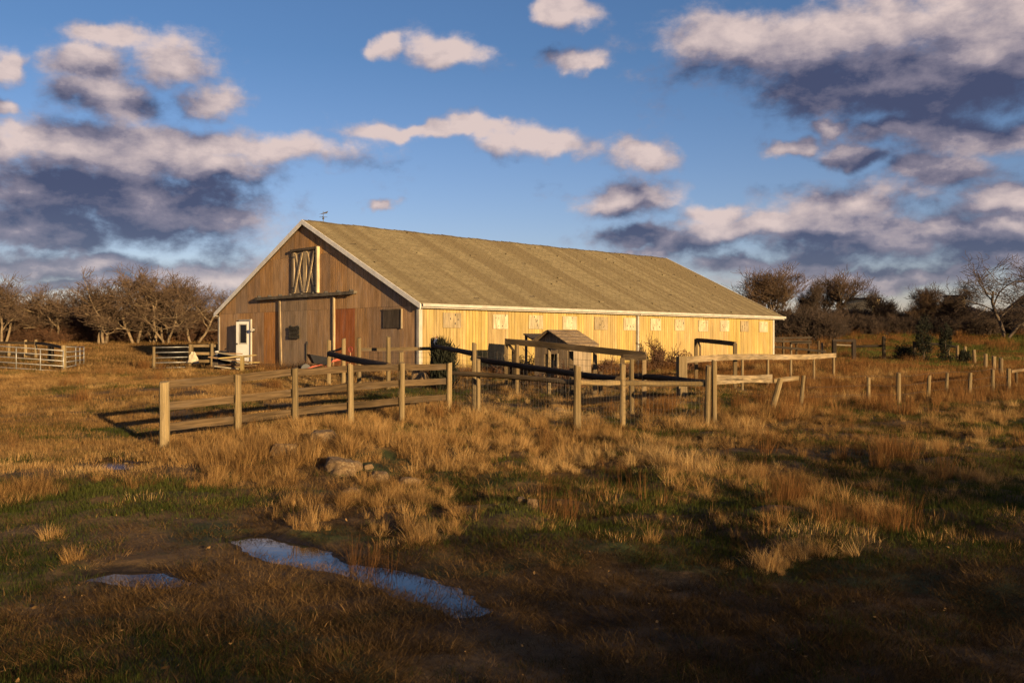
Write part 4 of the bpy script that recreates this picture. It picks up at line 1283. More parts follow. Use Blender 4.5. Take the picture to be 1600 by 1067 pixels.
def grow_tree(seed, height, stems=1, spread=.9, kids=(5, 5, 6, 6), wander=.35, up=.12, r0=.16, trunk_len=.34, flat=0.0, twig=.011):
    q = random.Random(seed)
    thick = []; thin = []
    def branch(p, d, r, L, lev):
        n = 5 if lev < 2 else (4 if lev == 2 else 3)
        st = L/n
        pts = [(p.copy(), d.copy(), r)]
        r1 = r*(.62 if lev < 3 else .5)
        for i in range(n):
            w = wander*(1.0 if lev else .7)
            d = (d+Vector((q.gauss(0, w), q.gauss(0, w), q.gauss(0, w*.7)+up*(1-flat*(lev > 0))))).normalized()
            np_ = p+d*st
            ra = r+(r1-r)*i/n; rb = r+(r1-r)*(i+1)/n
            (thick if lev < 3 else thin).append((*p, *np_, max(ra, twig), max(rb, twig)))
            p = np_; pts.append((p.copy(), d.copy(), rb))
        if lev >= len(kids): return
        k = kids[lev]
        for j in range(k):
            s = .28+.72*(j+q.random()*.8)/k if lev else .45+.55*(j+.6*q.random())/k
            idx = min(int(s*n), n-1); fr = s*n-idx
            a = pts[idx][0].lerp(pts[idx+1][0], min(fr, 1)); dd = pts[idx+1][1]; rr_ = pts[idx+1][2]
            side = Vector((q.gauss(0, 1), q.gauss(0, 1), q.gauss(0, .5)+.15)).normalized()
            nd = (dd*(1-spread*.55)+side*spread).normalized()
            branch(a, nd, rr_*q.uniform(.5, .72), L*q.uniform(.52, .78), lev+1)
    for s in range(stems):
        a = 2*math.pi*(s+q.random()*.6)/stems
        d = Vector((math.cos(a)*.42*(stems > 1), math.sin(a)*.42*(stems > 1), 1)).normalized()
        branch(Vector((math.cos(a)*.12*(stems > 1), math.sin(a)*.12*(stems > 1), -.25)), d, r0*(1 if stems == 1 else .75), height*trunk_len*q.uniform(.85, 1.15), 0)
    T = np.array(thick); N = np.array(thin)
    top = max(T[:, 5].max(), N[:, 5].max()); k = height/top
    T[:, :6] *= k; N[:, :6] *= k
    return T, N
TREES = {}
def tree_meshes(key, bark, twigm, **kw):
    if key not in TREES:
        T, N = grow_tree(**kw)
        v, f = tubes(T, 6); a = fast_mesh('trunk_'+key, v, f, M[bark], True)
        v, f = tubes(N, 3); b = fast_mesh('crown_'+key, v, f, M[twigm])
        TREES[key] = (a, b, kw['height'])
    return TREES[key]
def tree(name, key, x, y, h, rz, label, group=None, wide=1.0, parts=True):
    a, b, h0 = TREES[key]
    z = gz(x, y)
    e = tag(empty(name, (x, y, z), rz), label, 'tree', group)
    s = h/h0; e.scale = (s*wide, s*wide, s)
    obj('trunk', a, e); obj('crown', b, e)
    return e
tree_meshes('crook1', 'palebark', 'paletwig', seed=3, height=7.0, stems=3, spread=.95, kids=(4, 5, 6, 8), wander=.34, twig=.013, r0=.20, trunk_len=.36)
tree_meshes('crook2', 'palebark', 'paletwig', seed=8, height=7.0, stems=2, spread=1.0, kids=(5, 5, 6, 9), wander=.36, twig=.013, r0=.20, trunk_len=.36)
tree_meshes('crook3', 'palebark', 'paletwig', seed=15, height=7.0, stems=3, spread=.9, kids=(4, 5, 6, 8), wander=.32, twig=.013, r0=.18, trunk_len=.38)
tree_meshes('crook4', 'palebark', 'paletwig', seed=44, height=7.0, stems=2, spread=.85, kids=(5, 5, 6, 8), wander=.30, twig=.013, r0=.19, trunk_len=.42)
tree_meshes('crook5', 'palebark', 'paletwig', seed=57, height=7.0, stems=4, spread=1.0, kids=(3, 5, 6, 8), wander=.36, twig=.013, r0=.17, trunk_len=.36)
tree_meshes('round3', 'greybark', 'twig', seed=63, height=8.0, stems=1, spread=.85, kids=(7, 6, 6, 7), twig=.013, wander=.2, up=.2, r0=.22, trunk_len=.36)
tree_meshes('round1', 'greybark', 'twig', seed=21, height=8.0, stems=3, spread=.80, kids=(6, 6, 6, 7), twig=.013, wander=.22, up=.16, r0=.20, trunk_len=.40)
tree_meshes('round2', 'greybark', 'darktwig', seed=26, height=8.0, stems=3, spread=.78, kids=(6, 6, 6, 7), twig=.014, wander=.22, up=.14, r0=.18, trunk_len=.42)
tree_meshes('open1', 'greybark', 'darktwig', seed=33, height=9.0, stems=2, spread=.95, kids=(5, 4, 5, 5), wander=.30, up=.07, r0=.22, trunk_len=.42, flat=.5, twig=.016)
gL = 'crooked bare trees along the field edge'
for (px, Y, top, key, rz_, wd, lab) in (
        (5, 80, 436, 'crook2', 1.0, .95, 'bare crooked twin-stemmed tree directly behind the longest tubular gate'),
        (78, 84, 446, 'crook5', 2.2, 1.1, 'lower twiggy bare tree between the long gate and the spreading pale trees'),
        (160, 78, 430, 'crook1', .3, 1.05, 'bare tree with pale leaning forked stems and low sweeping limbs'),
        (213, 79, 422, 'crook4', 2.9, 1.0, 'tallest pale-stemmed bare tree of the field-edge row, dense fine crown'),
        (238, 80, 428, 'crook3', 4.4, 1.0, 'bare tree with thick pale V-shaped stems at the field edge'),
        (262, 79, 430, 'crook5', 5.1, .95, 'bare tree with wavy twin stems, second from the barn'),
        (303, 80, 441, 'crook2', 5.9, .95, 'bare tree with long low limb reaching toward the barn gable')):
    x = X(px, Y)
    tree('bare_tree', key, x, Y, (Z(top, Y)-gz(x, Y))*1.10+.2, rz_, lab, gL, wd)
gR = 'bare trees beyond the barn'
for (px, Y, top, key, rz_, wd, lab) in (
        (1188, 92, 418, 'round1', .5, 1.2, 'full round-crowned bare tree rising behind the far barn eave'),
        (1268, 98, 440, 'round2', 1.9, .75, 'narrow brown bare tree beside the round-crowned one'),
        (1318, 100, 420, 'round3', 3.3, 1.1, 'tall grey round-headed bare tree above the dark house'),
        (1288, 104, 438, 'round3', 4.0, .8, 'slim grey bare tree leaning behind the house tower'),
        (1376, 96, 453, 'round2', 5.2, 1.0, 'dark low bare tree between the two dark houses'),
        (1440, 95, 446, 'round1', .9, .95, 'dense dark bare tree in front of the second house'),
        (1490, 97, 446, 'round2', 2.5, 1.0, 'dense dark bare tree between the small lit house tower and open tree'),
        (1567, 88, 404, 'open1', .2, 1.15, 'tall open bare tree with flat spreading branches above the green slope'),
        (1632, 92, 405, 'open1', 2.0, 1.1, 'second open bare tree, its branches touching the tall flat-topped one')):
    x = X(px, Y)
    tree('bare_tree', key, x, Y, (Z(top, Y)-gz(x, Y))*1.10+.2, rz_, lab, gR, wd)
# the trees behind the photographer, which throw the foreground into shade
gS = 'trees behind the viewpoint'
SH = Vector((SUN_H.x, SUN_H.y)); SP = Vector((-SH.y, SH.x))
SHADE_D = 36.0
for k in range(15):
    u = -32+k*4.6+rf.uniform(-1, 1)
    c = Vector((-.5, 6.0))+SH*(SHADE_D+rf.uniform(-3, 3))+SP*u
    tree('shade_tree', ('round1', 'round2', 'crook2', 'round2')[k % 4], c.x, c.y, 5.9+.008*u+rf.uniform(-.35, .35), k*1.3, 'bare tree of the windbreak behind the viewpoint', gS, 1.45)

# ------------------------------------------------------------------ scattered vegetation (instanced tufts)
def tuft(name, mat, n, h, spread, base_r, seed, curl=.6, wid=.006, seg=3, up=1.0, lie=0.0):
    """a tuft of separate tapering blades"""
    q = np.random.default_rng(seed); v = []; f = []
    for i in range(n):
        a = q.uniform(0, 6.283); rr_ = base_r*math.sqrt(q.random())
        b0 = np.array([rr_*math.cos(a), rr_*math.sin(a), -.02])
        L = h*q.uniform(.45, 1.1)
        ang = a+q.normal(0, .8)
        lean = abs(q.normal(0, spread))+lie
        d = np.array([math.cos(ang)*math.sin(lean), math.sin(ang)*math.sin(lean), math.cos(lean)])
        w = np.array([-math.sin(ang+q.normal(0, .7)), math.cos(ang+q.normal(0, .7)), 0.])*wid*q.uniform(.6, 1.3)
        p = b0; b = len(v)
        for s in range(seg+1):
            t = s/seg
            ww = w*(1-t*.85)
            if s < seg: v += [p-ww, p+ww]
            else: v += [p]
            d = d+np.array([math.cos(ang), math.sin(ang), -.9])*curl*q.uniform(.2, 1)/seg*(t+.3)
            d = d/np.linalg.norm(d)
            p = p+d*L/seg
        for s in range(seg-1): f.append([b+2*s, b+2*s+1, b+2*s+3, b+2*s+2])
        e = b+2*(seg-1)
        f.append([e, e+1, e+2])
    return bpy.data.objects.new(name, mkmesh(name, v, f, mat))
def bush_object(name, mat, seed, h, stems, kids, spread, twig):
    T, N = grow_tree(seed, h, stems=stems, spread=spread, kids=kids, wander=.3, up=.1, r0=.045, trunk_len=.5, twig=twig)
    v, f = tubes(np.concatenate([T, N]), 3)
    return bpy.data.objects.new(name, fast_mesh(name, v, f, M[mat]))
def scatter(name, label, pts, rotz, tilt, scl, idx, tint, variants, zs=None):
    """one 'stuff' object: points with attributes, each carrying a tuft"""
    n = len(pts)
    me = bpy.data.meshes.new(name)
    me.vertices.add(n); me.vertices.foreach_set('co', np.asarray(pts, np.float32).ravel())
    rot = np.stack([tilt*np.cos(rotz*3), tilt*np.sin(rotz*5), rotz], 1).astype(np.float32)
    a = me.attributes.new('rot', 'FLOAT_VECTOR', 'POINT'); a.data.foreach_set('vector', rot.ravel())
    s3 = np.stack([scl, scl, scl*(zs if zs is not None else 1.0)], 1).astype(np.float32)
    a = me.attributes.new('scl', 'FLOAT_VECTOR', 'POINT'); a.data.foreach_set('vector', s3.ravel())
    a = me.attributes.new('idx', 'INT', 'POINT'); a.data.foreach_set('value', np.asarray(idx, np.int32))
    a = me.attributes.new('tint', 'FLOAT', 'POINT'); a.data.foreach_set('value', np.asarray(tint, np.float32))
    me.update()
    o = obj(name, me)
    cl = bpy.data.collections.new(name+'_tufts')
    for v in variants: cl.objects.link(v)
    ng = bpy.data.node_groups.new(name+'_scatter', 'GeometryNodeTree')
    ng.interface.new_socket('Geometry', in_out='INPUT', socket_type='NodeSocketGeometry')
    ng.interface.new_socket('Geometry', in_out='OUTPUT', socket_type='NodeSocketGeometry')
    N_ = ng.nodes; L_ = ng.links
    gi = N_.new('NodeGroupInput'); go = N_.new('NodeGroupOutput')
    ip = N_.new('GeometryNodeInstanceOnPoints'); ci = N_.new('GeometryNodeCollectionInfo')
    ci.inputs['Collection'].default_value = cl
    ci.inputs['Separate Children'].default_value = True; ci.inputs['Reset Children'].default_value = True
    def attr(nm, typ):
        k = N_.new('GeometryNodeInputNamedAttribute'); k.data_type = typ; k.inputs[0].default_value = nm
        return k.outputs[0]
    L_.new(gi.outputs[0], ip.inputs['Points']); L_.new(ci.outputs[0], ip.inputs['Instance'])
    ip.inputs['Pick Instance'].default_value = True
    L_.new(attr('idx', 'INT'), ip.inputs['Instance Index'])
    L_.new(attr('rot', 'FLOAT_VECTOR'), ip.inputs['Rotation']); L_.new(attr('scl', 'FLOAT_VECTOR'), ip.inputs['Scale'])
    L_.new(ip.outputs[0], go.inputs[0])
    md = o.modifiers.new('tufts', 'NODES'); md.node_group = ng
    return tag(o, label, kind='stuff')

gr = np.random.default_rng(42)
def in_view(n, y0, y1, power=1.6, margin=1.12):
    """random ground points, denser near the viewer, over the ground in sight and a little beyond"""
    u = gr.random(n)
    e = 1-power if power != 1 else 0
    y = (y0**(2-power)+u*(y1**(2-power)-y0**(2-power)))**(1/(2-power)) if power != 2 else y0*(y1/y0)**u
    x = (gr.random(n)*2-1)*(y*.556*margin+1.2)
    return x, y
loc_c = barn.matrix_basis.inverted()
def in_barn(x, y):
    lx = (x-C0.x)*.7166+(y-C0.y)*.697; ly = -(x-C0.x)*.697+(y-C0.y)*.7166
    return (lx > -.15) & (lx < BL+.15) & (ly > -.15) & (ly < BW+.15)
def green_mask(x, y):
    m = fbm(x*.42+3, y*.42+8, 61, 4)
    right = np.clip((x-3)/8, 0, 1)*np.exp(-((y-17)/6)**2)*.10
    slope = np.clip((x-28)/6, 0, 1)*np.clip((y-55)/10, 0, 1)*.16
    left = np.exp(-((x+8.5)/3)**2-((y-17.5)/4)**2)*.08-.13*((x < -5) & (y > 18))
    slope = slope+.03*fbm(x*1.7, y*1.7, 63, 2)
    return m+right+slope+left
def line_dist(x, y, pl):
    best = np.full(x.shape, 99.0)
    for (ax, ay), (bx, by) in zip(pl[:-1], pl[1:]):
        dx, dy = bx-ax, by-ay
        t = np.clip(((x-ax)*dx+(y-ay)*dy)/(dx*dx+dy*dy), 0, 1)
        best = np.minimum(best, np.hypot(x-ax-t*dx, y-ay-t*dy))
    return best
A_l = [(p.x, p.y) for p in pts] if False else [(A0.x, A0.y), (A1.x, A1.y)]
B_l = [(-1.5, 22.7), (1.45, 20.2), (4.45, 20.7), (8.6, 27), (11.1, 28.6), (17.5, 33), (27, 40)]

# short green turf
x, y = in_view(30000, 4.6, 75, 1.7)
gm = green_mask(x, y)+gr.normal(0, .085, len(x))
mowed = (x < -6-.1*(y-16)) & (y > 13)
keep = (gm > .53-.012*(y < 12)-.085*np.clip((x+2)/4, 0, 1)*((y > 10.5) & (y < 26))) & ~in_barn(x, y) & (puddle_depth(x, y) < .03)
x, y, gm = x[keep], y[keep], gm[keep]
z = ground(x, y)
sc_ = (.70+.55*gr.random(len(x)))*(1+np.clip((y-12)/35, 0, 1.4))*(1-.42*np.clip((11-y)/4, 0, 1))
greens = [tuft('turf_tuft_%d' % i, M['greengrass'], 90, .095, .6, .24, 200+i, .8, .0028) for i in range(4)]
scatter('green_turf', 'short green winter grass growing through the pasture', np.stack([x, y, z], 1), gr.random(len(x))*6.28, gr.normal(0, .1, len(x)), sc_, gr.integers(0, 4, len(x)), np.clip(fbm(x*.8, y*.8, 71, 3)+gr.normal(0, .15, len(x))-.35*np.clip((11-y)/3, 0, 1), 0, 1), greens)  # tint drops towards the viewer to paint in foreground shade

# greener slope on the right
n_ = 9000
y = gr.uniform(48, 104, n_); x = gr.uniform(.36, .64, n_)*y+gr.normal(0, 1, n_)
gs = fbm(x*.28, y*.28, 151, 4)+gr.normal(0, .06, n_)+.10*np.clip((x-30)/10, 0, 1)-.10*np.clip((y-84)/8, 0, 1)
k1 = (gs > .44) & (x > 20); k2 = (gs <= .47) & (x > 20)
scatter('slope_grass', 'green winter grass on the rising slope past the barn', np.stack([x[k1], y[k1], ground(x[k1], y[k1])], 1), gr.random(k1.sum())*6.28, gr.normal(0, .08, k1.sum()), 2.2+1.6*gr.random(k1.sum()), gr.integers(0, 3, k1.sum()), np.clip(gr.normal(.95, .25, k1.sum()), 0, 1.3), [tuft('slope_tuft_%d' % i, M['greengrass'], 80, .10, .5, .26, 250+i, .7, .006) for i in range(3)])
scatter('slope_dry_grass', 'tan dead grass mixed over the rising slope past the barn', np.stack([x[k2], y[k2], ground(x[k2], y[k2])], 1), gr.random(k2.sum())*6.28, gr.normal(0, .08, k2.sum()), 1.8+1.4*gr.random(k2.sum()), gr.integers(0, 3, k2.sum()), np.clip(gr.normal(.4, .3, k2.sum()), 0, 1), [tuft('slope_dry_tuft_%d' % i, M['redgrass'], 80, .13, .5, .26, 260+i, .7, .006) for i in range(3)])

# thin dead grass of the far paddocks
n_ = 5200
y = gr.uniform(46, 98, n_); x = gr.uniform(-.62, .40, n_)*y
k1 = ~in_barn(x, y)
x, y = x[k1], y[k1]
scatter('paddock_grass', 'tan dead grass over the far paddocks around the barn', np.stack([x, y, ground(x, y)], 1), gr.random(len(x))*6.28, gr.normal(0, .08, len(x)), 1.8+1.5*gr.random(len(x)), gr.integers(0, 3, len(x)), np.clip(gr.normal(.5, .3, len(x)), 0, 1), [tuft('paddock_tuft_%d' % i, M['matgrass'], 80, .12, .5, .26, 270+i, .7, .006) for i in range(3)])

# fallen leaves and scraps of straw
n_ = 900
x, y = in_view(n_, 4.7, 16, 1.4)
k1 = puddle_depth(x, y) < .2
x, y = x[k1], y[k1]
lv_ = []
for i in range(4):
    q = random.Random(900+i); mb = MB(); w = .010+.004*i; L_ = .022+.006*i
    mb.v = [(-L_, 0, .012), (-L_*.3, -w, .004), (-L_*.3, w, .010), (L_*.4, -w*.8, .006), (L_*.4, w*.8, .012), (L_, 0, .020)]
    mb.f = [[0, 1, 2], [1, 3, 4, 2], [3, 5, 4]]
    lv_.append(bpy.data.objects.new('leaf_%d' % i, mb.mesh('leaf', M['matgrass'])))
scatter('leaf_litter', 'small pale fallen leaves and scraps strewn over the near turf', np.stack([x, y, ground(x, y)+.03], 1), gr.random(len(x))*6.28, gr.normal(0, .5, len(x)), (.28+.45*gr.random(len(x))**3), gr.integers(0, 4, len(x)), np.clip(gr.normal(1.0, .35, len(x)), 0, 1.6), lv_)

# low matted dead grass everywhere
x, y = in_view(34000, 4.6, 80, 1.65)
keep = ~in_barn(x, y) & (puddle_depth(x, y) < .16) & (gr.random(len(x)) < np.clip(1.25-(green_mask(x, y)-.45)*4, .25, 1))
bare = fbm(x*.5+20, y*.5, 81, 3)
keep &= ~((bare > .60) & (gr.random(len(x)) < .75))
x, y = x[keep], y[keep]; z = ground(x, y)
sc_ = (.55+.6*gr.random(len(x)))*(1+np.clip((y-10)/35, 0, 1.3))
mats_ = [tuft('mat_tuft_%d' % i, M['matgrass'], 110, .125, .5, .26, 300+i, 1.1, .0021, 3, lie=(.65 if i < 3 else .1)) for i in range(5)]
scatter('matted_grass', 'flattened dead brown grass matting the pasture', np.stack([x, y, z], 1), gr.random(len(x))*6.28, gr.normal(0, .12, len(x)), sc_, np.where((x < -4) & (y > 13), gr.integers(2, 5, len(x)), np.where(y < 12, gr.integers(0, 3, len(x)), gr.integers(0, 5, len(x)))), np.clip(fbm(x*.5+9, y*.5, 91, 3)*1.6-.30+gr.normal(0, .2, len(x))+.42*((x < -4) & (y > 13))-.34*np.clip((12-y)/4, 0, 1)-.18*((x > -1) & (y > 9) & (y < 26))+gr.normal(0, .12, len(x)), 0, 1), mats_)  # tint lowered near the viewer and mid-right, painting shade into the grass

# upright stubble of the grazed field left of the board fence and around the pens
x, y = in_view(30000, 9, 80, 1.3)
fld = ((x < -3.5-.12*(y-14)) & (y > 12.5)) | (y > 30) | ((gr.random(len(x)) < .18) & (fbm(x*1.1, y*1.1, 161, 3) > .47))
keep = fld & ~in_barn(x, y) & (puddle_depth(x, y) < .03) & (fbm(x*.6+40, y*.6, 131, 3)+gr.normal(0, .07, len(x)) > .455) & ~((x > 26) & (y > 58) & (y < 92))
x, y = x[keep], y[keep]; z = ground(x, y)
stb = [tuft('stubble_%d' % i, M['drygrass'], 80, .12, .45, .26, 350+i, .7, .0034, 3) for i in range(3)]
scatter('field_stubble', 'short tan grazed stubble over the gated field and pens', np.stack([x, y, z], 1), gr.random(len(x))*6.28, gr.normal(0, .08, len(x)), (.6+.6*gr.random(len(x)))*(1+np.clip((y-20)/40, 0, 1)), gr.integers(0, 3, len(x)), np.clip(fbm(x*.35, y*.35, 141, 3)*1.3-.3+gr.normal(0, .15, len(x)), 0, 1), stb)

# golden tussocks
x, y = in_view(40000, 8.0, 70, 1.45)
ts = fbm(x*.75+31, y*.75+5, 101, 4)+.34*(vnoise(x*2.2, y*2.2, 55)-.5)
dA = line_dist(x, y, [(A0.x, A0.y), (A1.x, A1.y)]); dB = line_dist(x, y, B_l)
front = np.exp(-((dA-.6)/1.6)**2)*.30*(y < 26)+np.exp(-((dB-.6)/1.5)**2)*.18
mid = np.exp(-((x+1.8)/4.5)**2-((y-15)/3.6)**2)*.25
midr = np.exp(-((x-5)/5.5)**2-((y-15.5)/4.0)**2)*-.02
field = -.16*((x < -5.8) & (y > 12.5)) - .10*((y < 10))
pr = ts+front+mid+midr+field
backside = (dA > .25) & (dA < 6) & ((x-A0.x)*nA.x+(y-A0.y)*nA.y > .15) & (y < 30) & (x < -1)
pr = pr-.13*backside
rut = line_dist(x, y, [(a_[0], a_[1]) for a_ in PUDDLES[1][1]])
pr = pr-.25*((rut < .95) & (y < 9.6))
keep = (pr+gr.normal(0, .04, len(x)) > .615) & ~in_barn(x, y) & (puddle_depth(x, y) < .02)
keep |= (gr.random(len(x)) < .05) & (x > -2.5) & (y > 9.5) & (y < 24) & (puddle_depth(x, y) < .02)
x, y, pr = x[keep], y[keep], pr[keep]; z = ground(x, y)
far_ = np.clip((y-16)/10, 0, 1)
sc_ = (.26+.46*gr.random(len(x))**1.4)*(1+.25*far_)*(.72+np.clip((pr-.58)*1.8, 0, .7))*(1+np.clip((y-20)/50, 0, .5))
tus = [tuft('tussock_%d' % i, M['drygrass'], 80, .42, .42, .11, 400+i, .75, .0038, 4) for i in range(4)]+[tuft('tussock_%d' % (4+i), M['drygrass'], 70, .40, .7, .12, 420+i, 1.25, .0036, 4, lie=.2) for i in range(3)]
scatter('dry_tussocks', 'golden dead grass tussocks across the pasture and along the fences', np.stack([x, y, z], 1), gr.random(len(x))*6.28, gr.normal(0, .16, len(x)), sc_, gr.integers(0, 7, len(x)), np.clip(fbm(x*.4+2, y*.4, 111, 3)*1.4-.2+gr.normal(0, .16, len(x)), 0, 1), tus)

# russet upright grass along the right-hand wire and far edges
x, y = in_view(17000, 13, 110, 1.15)
ts = fbm(x*.5+71, y*.5+15, 121, 4)
dG = line_dist(x, y, [(7.5, 26.2), (11.3, 29), (17.6, 33.2), (30, 40)])
rg = ts+np.exp(-(dG/1.7)**2)*.35*(x > 5)+np.clip((x-5)/8, 0, 1)*np.clip((y-26)/5, 0, 1)*.07+np.exp(-((y-82)/9)**2)*.22*(x > 18)-.10*(y < 20)-.14*(x < 3)
lw = (x-C0.x)*.7166+(y-C0.y)*.697; lv = -(x-C0.x)*.697+(y-C0.y)*.7166
rg = rg+.30*((lv > -1.6) & (lv < 0) & (lw > 4) & (lw < BL))+.1*((lv < 0) & (lv > -8) & (lw > 0) & (lw < 30))
rg = rg-.30*((x > 26) & (y > 56) & (y < 90))
keep = (rg+.22*(vnoise(x*1.3, y*1.3, 77)-.5)+gr.normal(0, .05, len(x)) > .655) & ~in_barn(x, y)
x, y, rg = x[keep], y[keep], rg[keep]; z = ground(x, y)
sc_ = (.6+.5*gr.random(len(x)))*(1+np.clip((y-30)/70, 0, .9))
rus = [tuft('russet_%d' % i, M['redgrass'], 60, .55, .22, .16, 500+i, .35, .0042, 3) for i in range(4)]
scatter('russet_grass', 'upright russet grass along the wire fence and paddocks', np.stack([x, y, z], 1), gr.random(len(x))*6.28, gr.normal(0, .08, len(x)), sc_, gr.integers(0, 4, len(x)), np.clip(gr.normal(.5, .28, len(x)), 0, 1), rus)

# single tall stalk clumps
SP_ = []
for (px, py, n_, sp_) in ((1232, 785, 34, .13), (1380, 820, 16, .22), (1205, 690, 8, .3), (560, 885, 2, .10), (580, 880, 3, .10), (790, 700, 10, .5), (330, 670, 10, .6), (1300, 830, 8, .3), (600, 660, 12, .8), (985, 790, 6, .5), (880, 815, 7, .12)):
    Y = 2.0*F/(py-532)
    for _ in range(n_):
        SP_.append((X(px, Y)+gr.normal(0, sp_), Y+gr.normal(0, sp_)))
xs_, ys_ = in_view(70, 11, 30, 1.2)
SP_ += list(zip(xs_, ys_))
SPa = np.array(SP_); x, y = SPa[:, 0], SPa[:, 1]
keep = ~in_barn(x, y); x, y = x[keep], y[keep]; z = ground(x, y)
stk = [tuft('stalk_%d' % i, M['redgrass'], 26, .55, .25, .10, 600+i, .35, .0024, 4) for i in range(3)]
scatter('tall_stalks', 'thin upright dry grass stalks standing above the turf', np.stack([x, y, z], 1), gr.random(len(x))*6.28, gr.normal(0, .12, len(x)), .45+.5*gr.random(len(x)), gr.integers(0, 3, len(x)), .7*gr.random(len(x)), stk)

# dead weeds at the barn foot
n_ = 420
lw = gr.random(n_)*BL; lv = -.25-gr.random(n_)**2*1.8
g2 = gr.random(160)*12+1; h2 = -.3-gr.random(160)**2*1.4
wx = np.r_[C0.x+lw*.7166-lv*.697, C0.x+h2*.7166-g2*.697]; wy = np.r_[C0.y+lw*.697+lv*.7166, C0.y+h2*.697+g2*.7166]
wds = [tuft('weed_%d' % i, M['weed'], 46, .62, .5, .14, 700+i, .3, .005, 3) for i in range(3)]
scatter('barn_weeds', 'brown dead weeds crowding the foot of the barn walls', np.stack([wx, wy, ground(wx, wy)], 1), gr.random(len(wx))*6.28, gr.normal(0, .1, len(wx)), .5+.7*gr.random(len(wx)), gr.integers(0, 3, len(wx)), gr.random(len(wx)), wds)

# thickets behind the trees
def thick(name, label, spec, variants, mat=None):
    P_ = []; S_ = []
    for (pa, pb, Ya, Yb, n_, ha, hb) in spec:
        for _ in range(n_):
            Y = gr.uniform(Ya, Yb); x_ = X(gr.uniform(pa, pb), Y)
            P_.append((x_, Y)); S_.append(gr.uniform(ha, hb))
    P_ = np.array(P_); S_ = np.array(S_)
    z = ground(P_[:, 0], P_[:, 1])
    scatter(name, label, np.stack([P_[:, 0], P_[:, 1], z], 1), gr.random(len(P_))*6.28, gr.normal(0, .06, len(P_)), S_, gr.integers(0, len(variants), len(P_)), gr.random(len(P_)), variants)
b_l = [bush_object('brush_%d' % i, 'redtwig', 50+i, 1.0, 7, (5, 5, 6), .62, .0045) for i in range(3)]
thick('russet_thicket', 'russet brown brush thicket behind the crooked trees', [(-60, 350, 86, 100, 300, 2.2, 3.8), (-60, 350, 83, 87, 110, 1.0, 2.2), (-60, 120, 92, 100, 50, 3.2, 4.4)], b_l)
b_r = [bush_object('dark_brush_%d' % i, 'darktwig', 70+i, 1.0, 7, (5, 5, 6), .62, .0055) for i in range(3)]
thick('dark_thicket', 'dark bare brush thicket below the trees past the barn', [(1190, 1700, 98, 112, 260, 1.3, 3.0), (1195, 1300, 88, 96, 40, 1.6, 3.2), (1330, 1700, 92, 98, 130, 1.0, 2.3)], b_r)

# windbreak brush behind the viewpoint
u_ = gr.uniform(-36, 36, 90); v_ = gr.normal(0, 2.0, 90)
wx = -.5+SH.x*(SHADE_D+v_)+SP.x*u_; wy = 6.0+SH.y*(SHADE_D+v_)+SP.y*u_
scatter('windbreak_brush', 'dense bare brush of the windbreak behind the viewpoint', np.stack([wx, wy, ground(wx, wy)], 1), gr.random(90)*6.28, gr.normal(0, .05, 90), gr.uniform(4.3, 5.4, 90)+.005*u_, gr.integers(0, 3, 90), gr.random(90), [bush_object('wind_brush_%d' % i, 'darktwig', 80+i, 1.0, 7, (5, 5, 6), .62, .0075) for i in range(3)])

# vine bush on the yellow wall and dry shrubs before it
def shrub(name, px, Y, h, mesh_key, label, cat='shrub', wide=1.0):
    e = tag(empty(name, at_ground(px, Y), rf.uniform(0, 6)), label, cat)
    e.scale = (h*wide, h*wide, h)
    return e
T, N = grow_tree(91, 1.0, stems=5, spread=.8, kids=(5, 5, 6), wander=.4, up=.1, r0=.03, trunk_len=.5, twig=.008)
tv, tf = tubes(np.concatenate([T, N]), 3)
stem_m = fast_mesh('shrub_branches', tv, tf, M['redtwig'])
for (px, Y, h, wd, lab) in ((1026, 43.8, 2.1, .50, 'tangled bare vine bush climbing the yellow barn side by the downspout'),
                            (958, 37.5, 1.05, 1.3, 'low russet bramble between the shelter and the downspout'),
                            (1072, 44.5, 1.4, 1.0, 'thin bare shrub on the yellow side by the plank fence end'),
                            (868, 31.4, 1.0, 1.3, 'dark weed shrub at the front corner of the little shelter'),
                            (800, 36.5, 1.2, 1.1, 'twiggy brown weed shrub between the tall rail and yellow wall')):
    e = shrub('dry_shrub', px, Y, h, None, lab, wide=wd)
    tag(obj('branches', stem_m, e), kind='stuff')
# dark spiky shrub by the jug, two small evergreens in the paddock
def leafy(px, Y, w, h, n_, label, leaf=.05, spike=0.0):
    """dense evergreen: many small leaf faces crowded on short sprays through an uneven volume"""
    q = np.random.default_rng(int(px)); v = []; f = []
    sprays = max(8, n_//40)
    for k in range(sprays):
        a = q.uniform(0, 6.283); t = q.random()**.8
        rad = w/2*(1-.55*t)*math.sqrt(q.random())*q.uniform(.7, 1.2)
        c = np.array([rad*math.cos(a), rad*math.sin(a), h*t*q.uniform(.85, 1.08)])
        out = np.array([math.cos(a)*.5, math.sin(a)*.5, .8+spike])
        for i in range(40):
            p = c+q.normal(0, .07*w+.02, 3)+out*q.random()*h*.14
            u1 = q.normal(0, 1, 3)*.5+out; u1 /= np.linalg.norm(u1); u2 = np.cross(u1, q.normal(0, 1, 3)); u2 /= np.linalg.norm(u2)
            L_2 = leaf*q.uniform(.6, 1.5)*(1+2*spike); b = len(v)
            v += [p-u2*leaf*.3, p+u2*leaf*.3, p+u1*L_2]
            f.append([b, b+1, b+2])
    e = tag(empty('evergreen_shrub', at_ground(px, Y)), label, 'shrub')
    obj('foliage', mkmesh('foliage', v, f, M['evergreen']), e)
    MB().tube([(0, 0, -.1), (.03, 0, h*.35), (0, .03, h*.7)], [.05, .04, .02], 6).build('stem', M['greybark'], e)
    return e
leafy(693, 29.7, .85, 1.25, 2800, 'dark spiky evergreen shrub in front of the yellow wall near the barn corner', .07, .9)
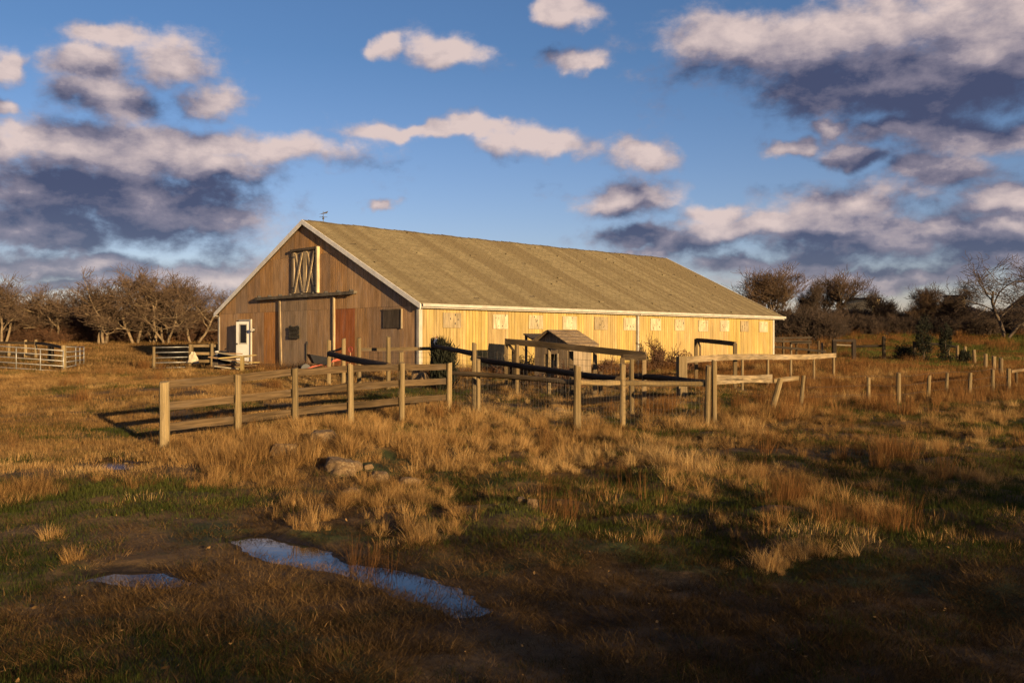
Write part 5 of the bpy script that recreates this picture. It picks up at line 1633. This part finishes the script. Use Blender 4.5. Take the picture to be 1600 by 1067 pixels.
leafy(1443, 60, 1.0, 2.6, 3000, 'broader of two dark upright evergreen shrubs in the far paddock', .10)
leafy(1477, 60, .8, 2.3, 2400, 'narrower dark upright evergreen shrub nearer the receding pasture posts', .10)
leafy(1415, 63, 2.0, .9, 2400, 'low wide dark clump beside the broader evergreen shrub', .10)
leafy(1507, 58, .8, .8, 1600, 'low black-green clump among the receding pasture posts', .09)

# ------------------------------------------------------------------ houses among the trees
def house(px, Y, wpx, eave, ridge, label, rot, tower=None):
    x0 = X(px, Y); z = gz(x0, Y)
    e = tag(empty('house', (x0, Y, z), rot), label, 'house')
    w = wpx/F*Y; ze = Z(eave, Y)-z; zr = Z(ridge, Y)-z; dpt = w*.8
    mb = MB()
    prof = [(-w/2, -.5), (w/2, -.5), (w/2, ze), (0, zr-.12), (-w/2, ze)]
    mb.v = [(a, 0, b) for a, b in prof]+[(a, dpt, b) for a, b in prof]
    mb.f = [[0, 1, 2, 3, 4], [9, 8, 7, 6, 5]]+[[i, 5+i, 5+(i+1) % 5, (i+1) % 5] for i in range(5)]
    mb.build('wall', M['housewall'], e)
    for s in (-1, 1):
        MB().hexa([(s*(w/2+.5), -.4, ze-.35), (0, -.4, zr), (0, dpt+.4, zr), (s*(w/2+.5), dpt+.4, ze-.35),
                   (s*(w/2+.5), -.4, ze-.10), (0, -.4, zr+.25), (0, dpt+.4, zr+.25), (s*(w/2+.5), dpt+.4, ze-.10)]).build('roof', M['houseroof'], e)
    for k in range(3):
        a = -w*.3+w*.3*k
        wd = MB().box(a-.5, a+.5, -.06, -.01, 1.0, 2.3).build('window', M['trim'], e)
        MB().box(a-.4, a+.4, -.075, -.062, 1.1, 2.2).build('pane', M['glass'], wd)
    if tower:
        tx, tw2, tz = tower
        MB().box(tx-tw2, tx+tw2, dpt*.3, dpt*.3+tw2*.8, ze, tz).build('tower', M['housewall'], e)
        MB().box(tx-tw2-.15, tx+tw2+.15, dpt*.3-.15, dpt*.3+tw2*.8+.15, tz+.005, tz+.22).build('tower_roof', M['houseroof'], e)
    return e
house(1318, 118, 120, 500, 484, 'dark-roofed house with a square tower among the bare trees', R(-54), (0.6, 2.0, Z(466, 118)-gz(X(1318, 118), 118)))
house(1462, 118, 130, 505, 478, 'low dark-roofed house with a small sunlit tower wall among dense trees', R(-54), (.8, 1.2, Z(462, 118)-gz(X(1462, 118), 118)))
house(1612, 112, 70, 480, 455, 'dark flat-topped house at the edge of the field beyond the open tree', R(-58))
for px, Y, top, h_ in ((1519, 96, 510, 1.0), (1546, 98, 504, 1.0), (1584, 98, 498, 1.0)):
    e = tag(empty('marker_stake', at_ground(px, Y)), 'thin pale stake standing on the crest of the green slope', 'stake', 'stakes on the slope crest')
    post(e, X(px, Y), Y, max(Z(top, Y), gz(X(px, Y), Y)+.8), .07, (.5, .44, .34))
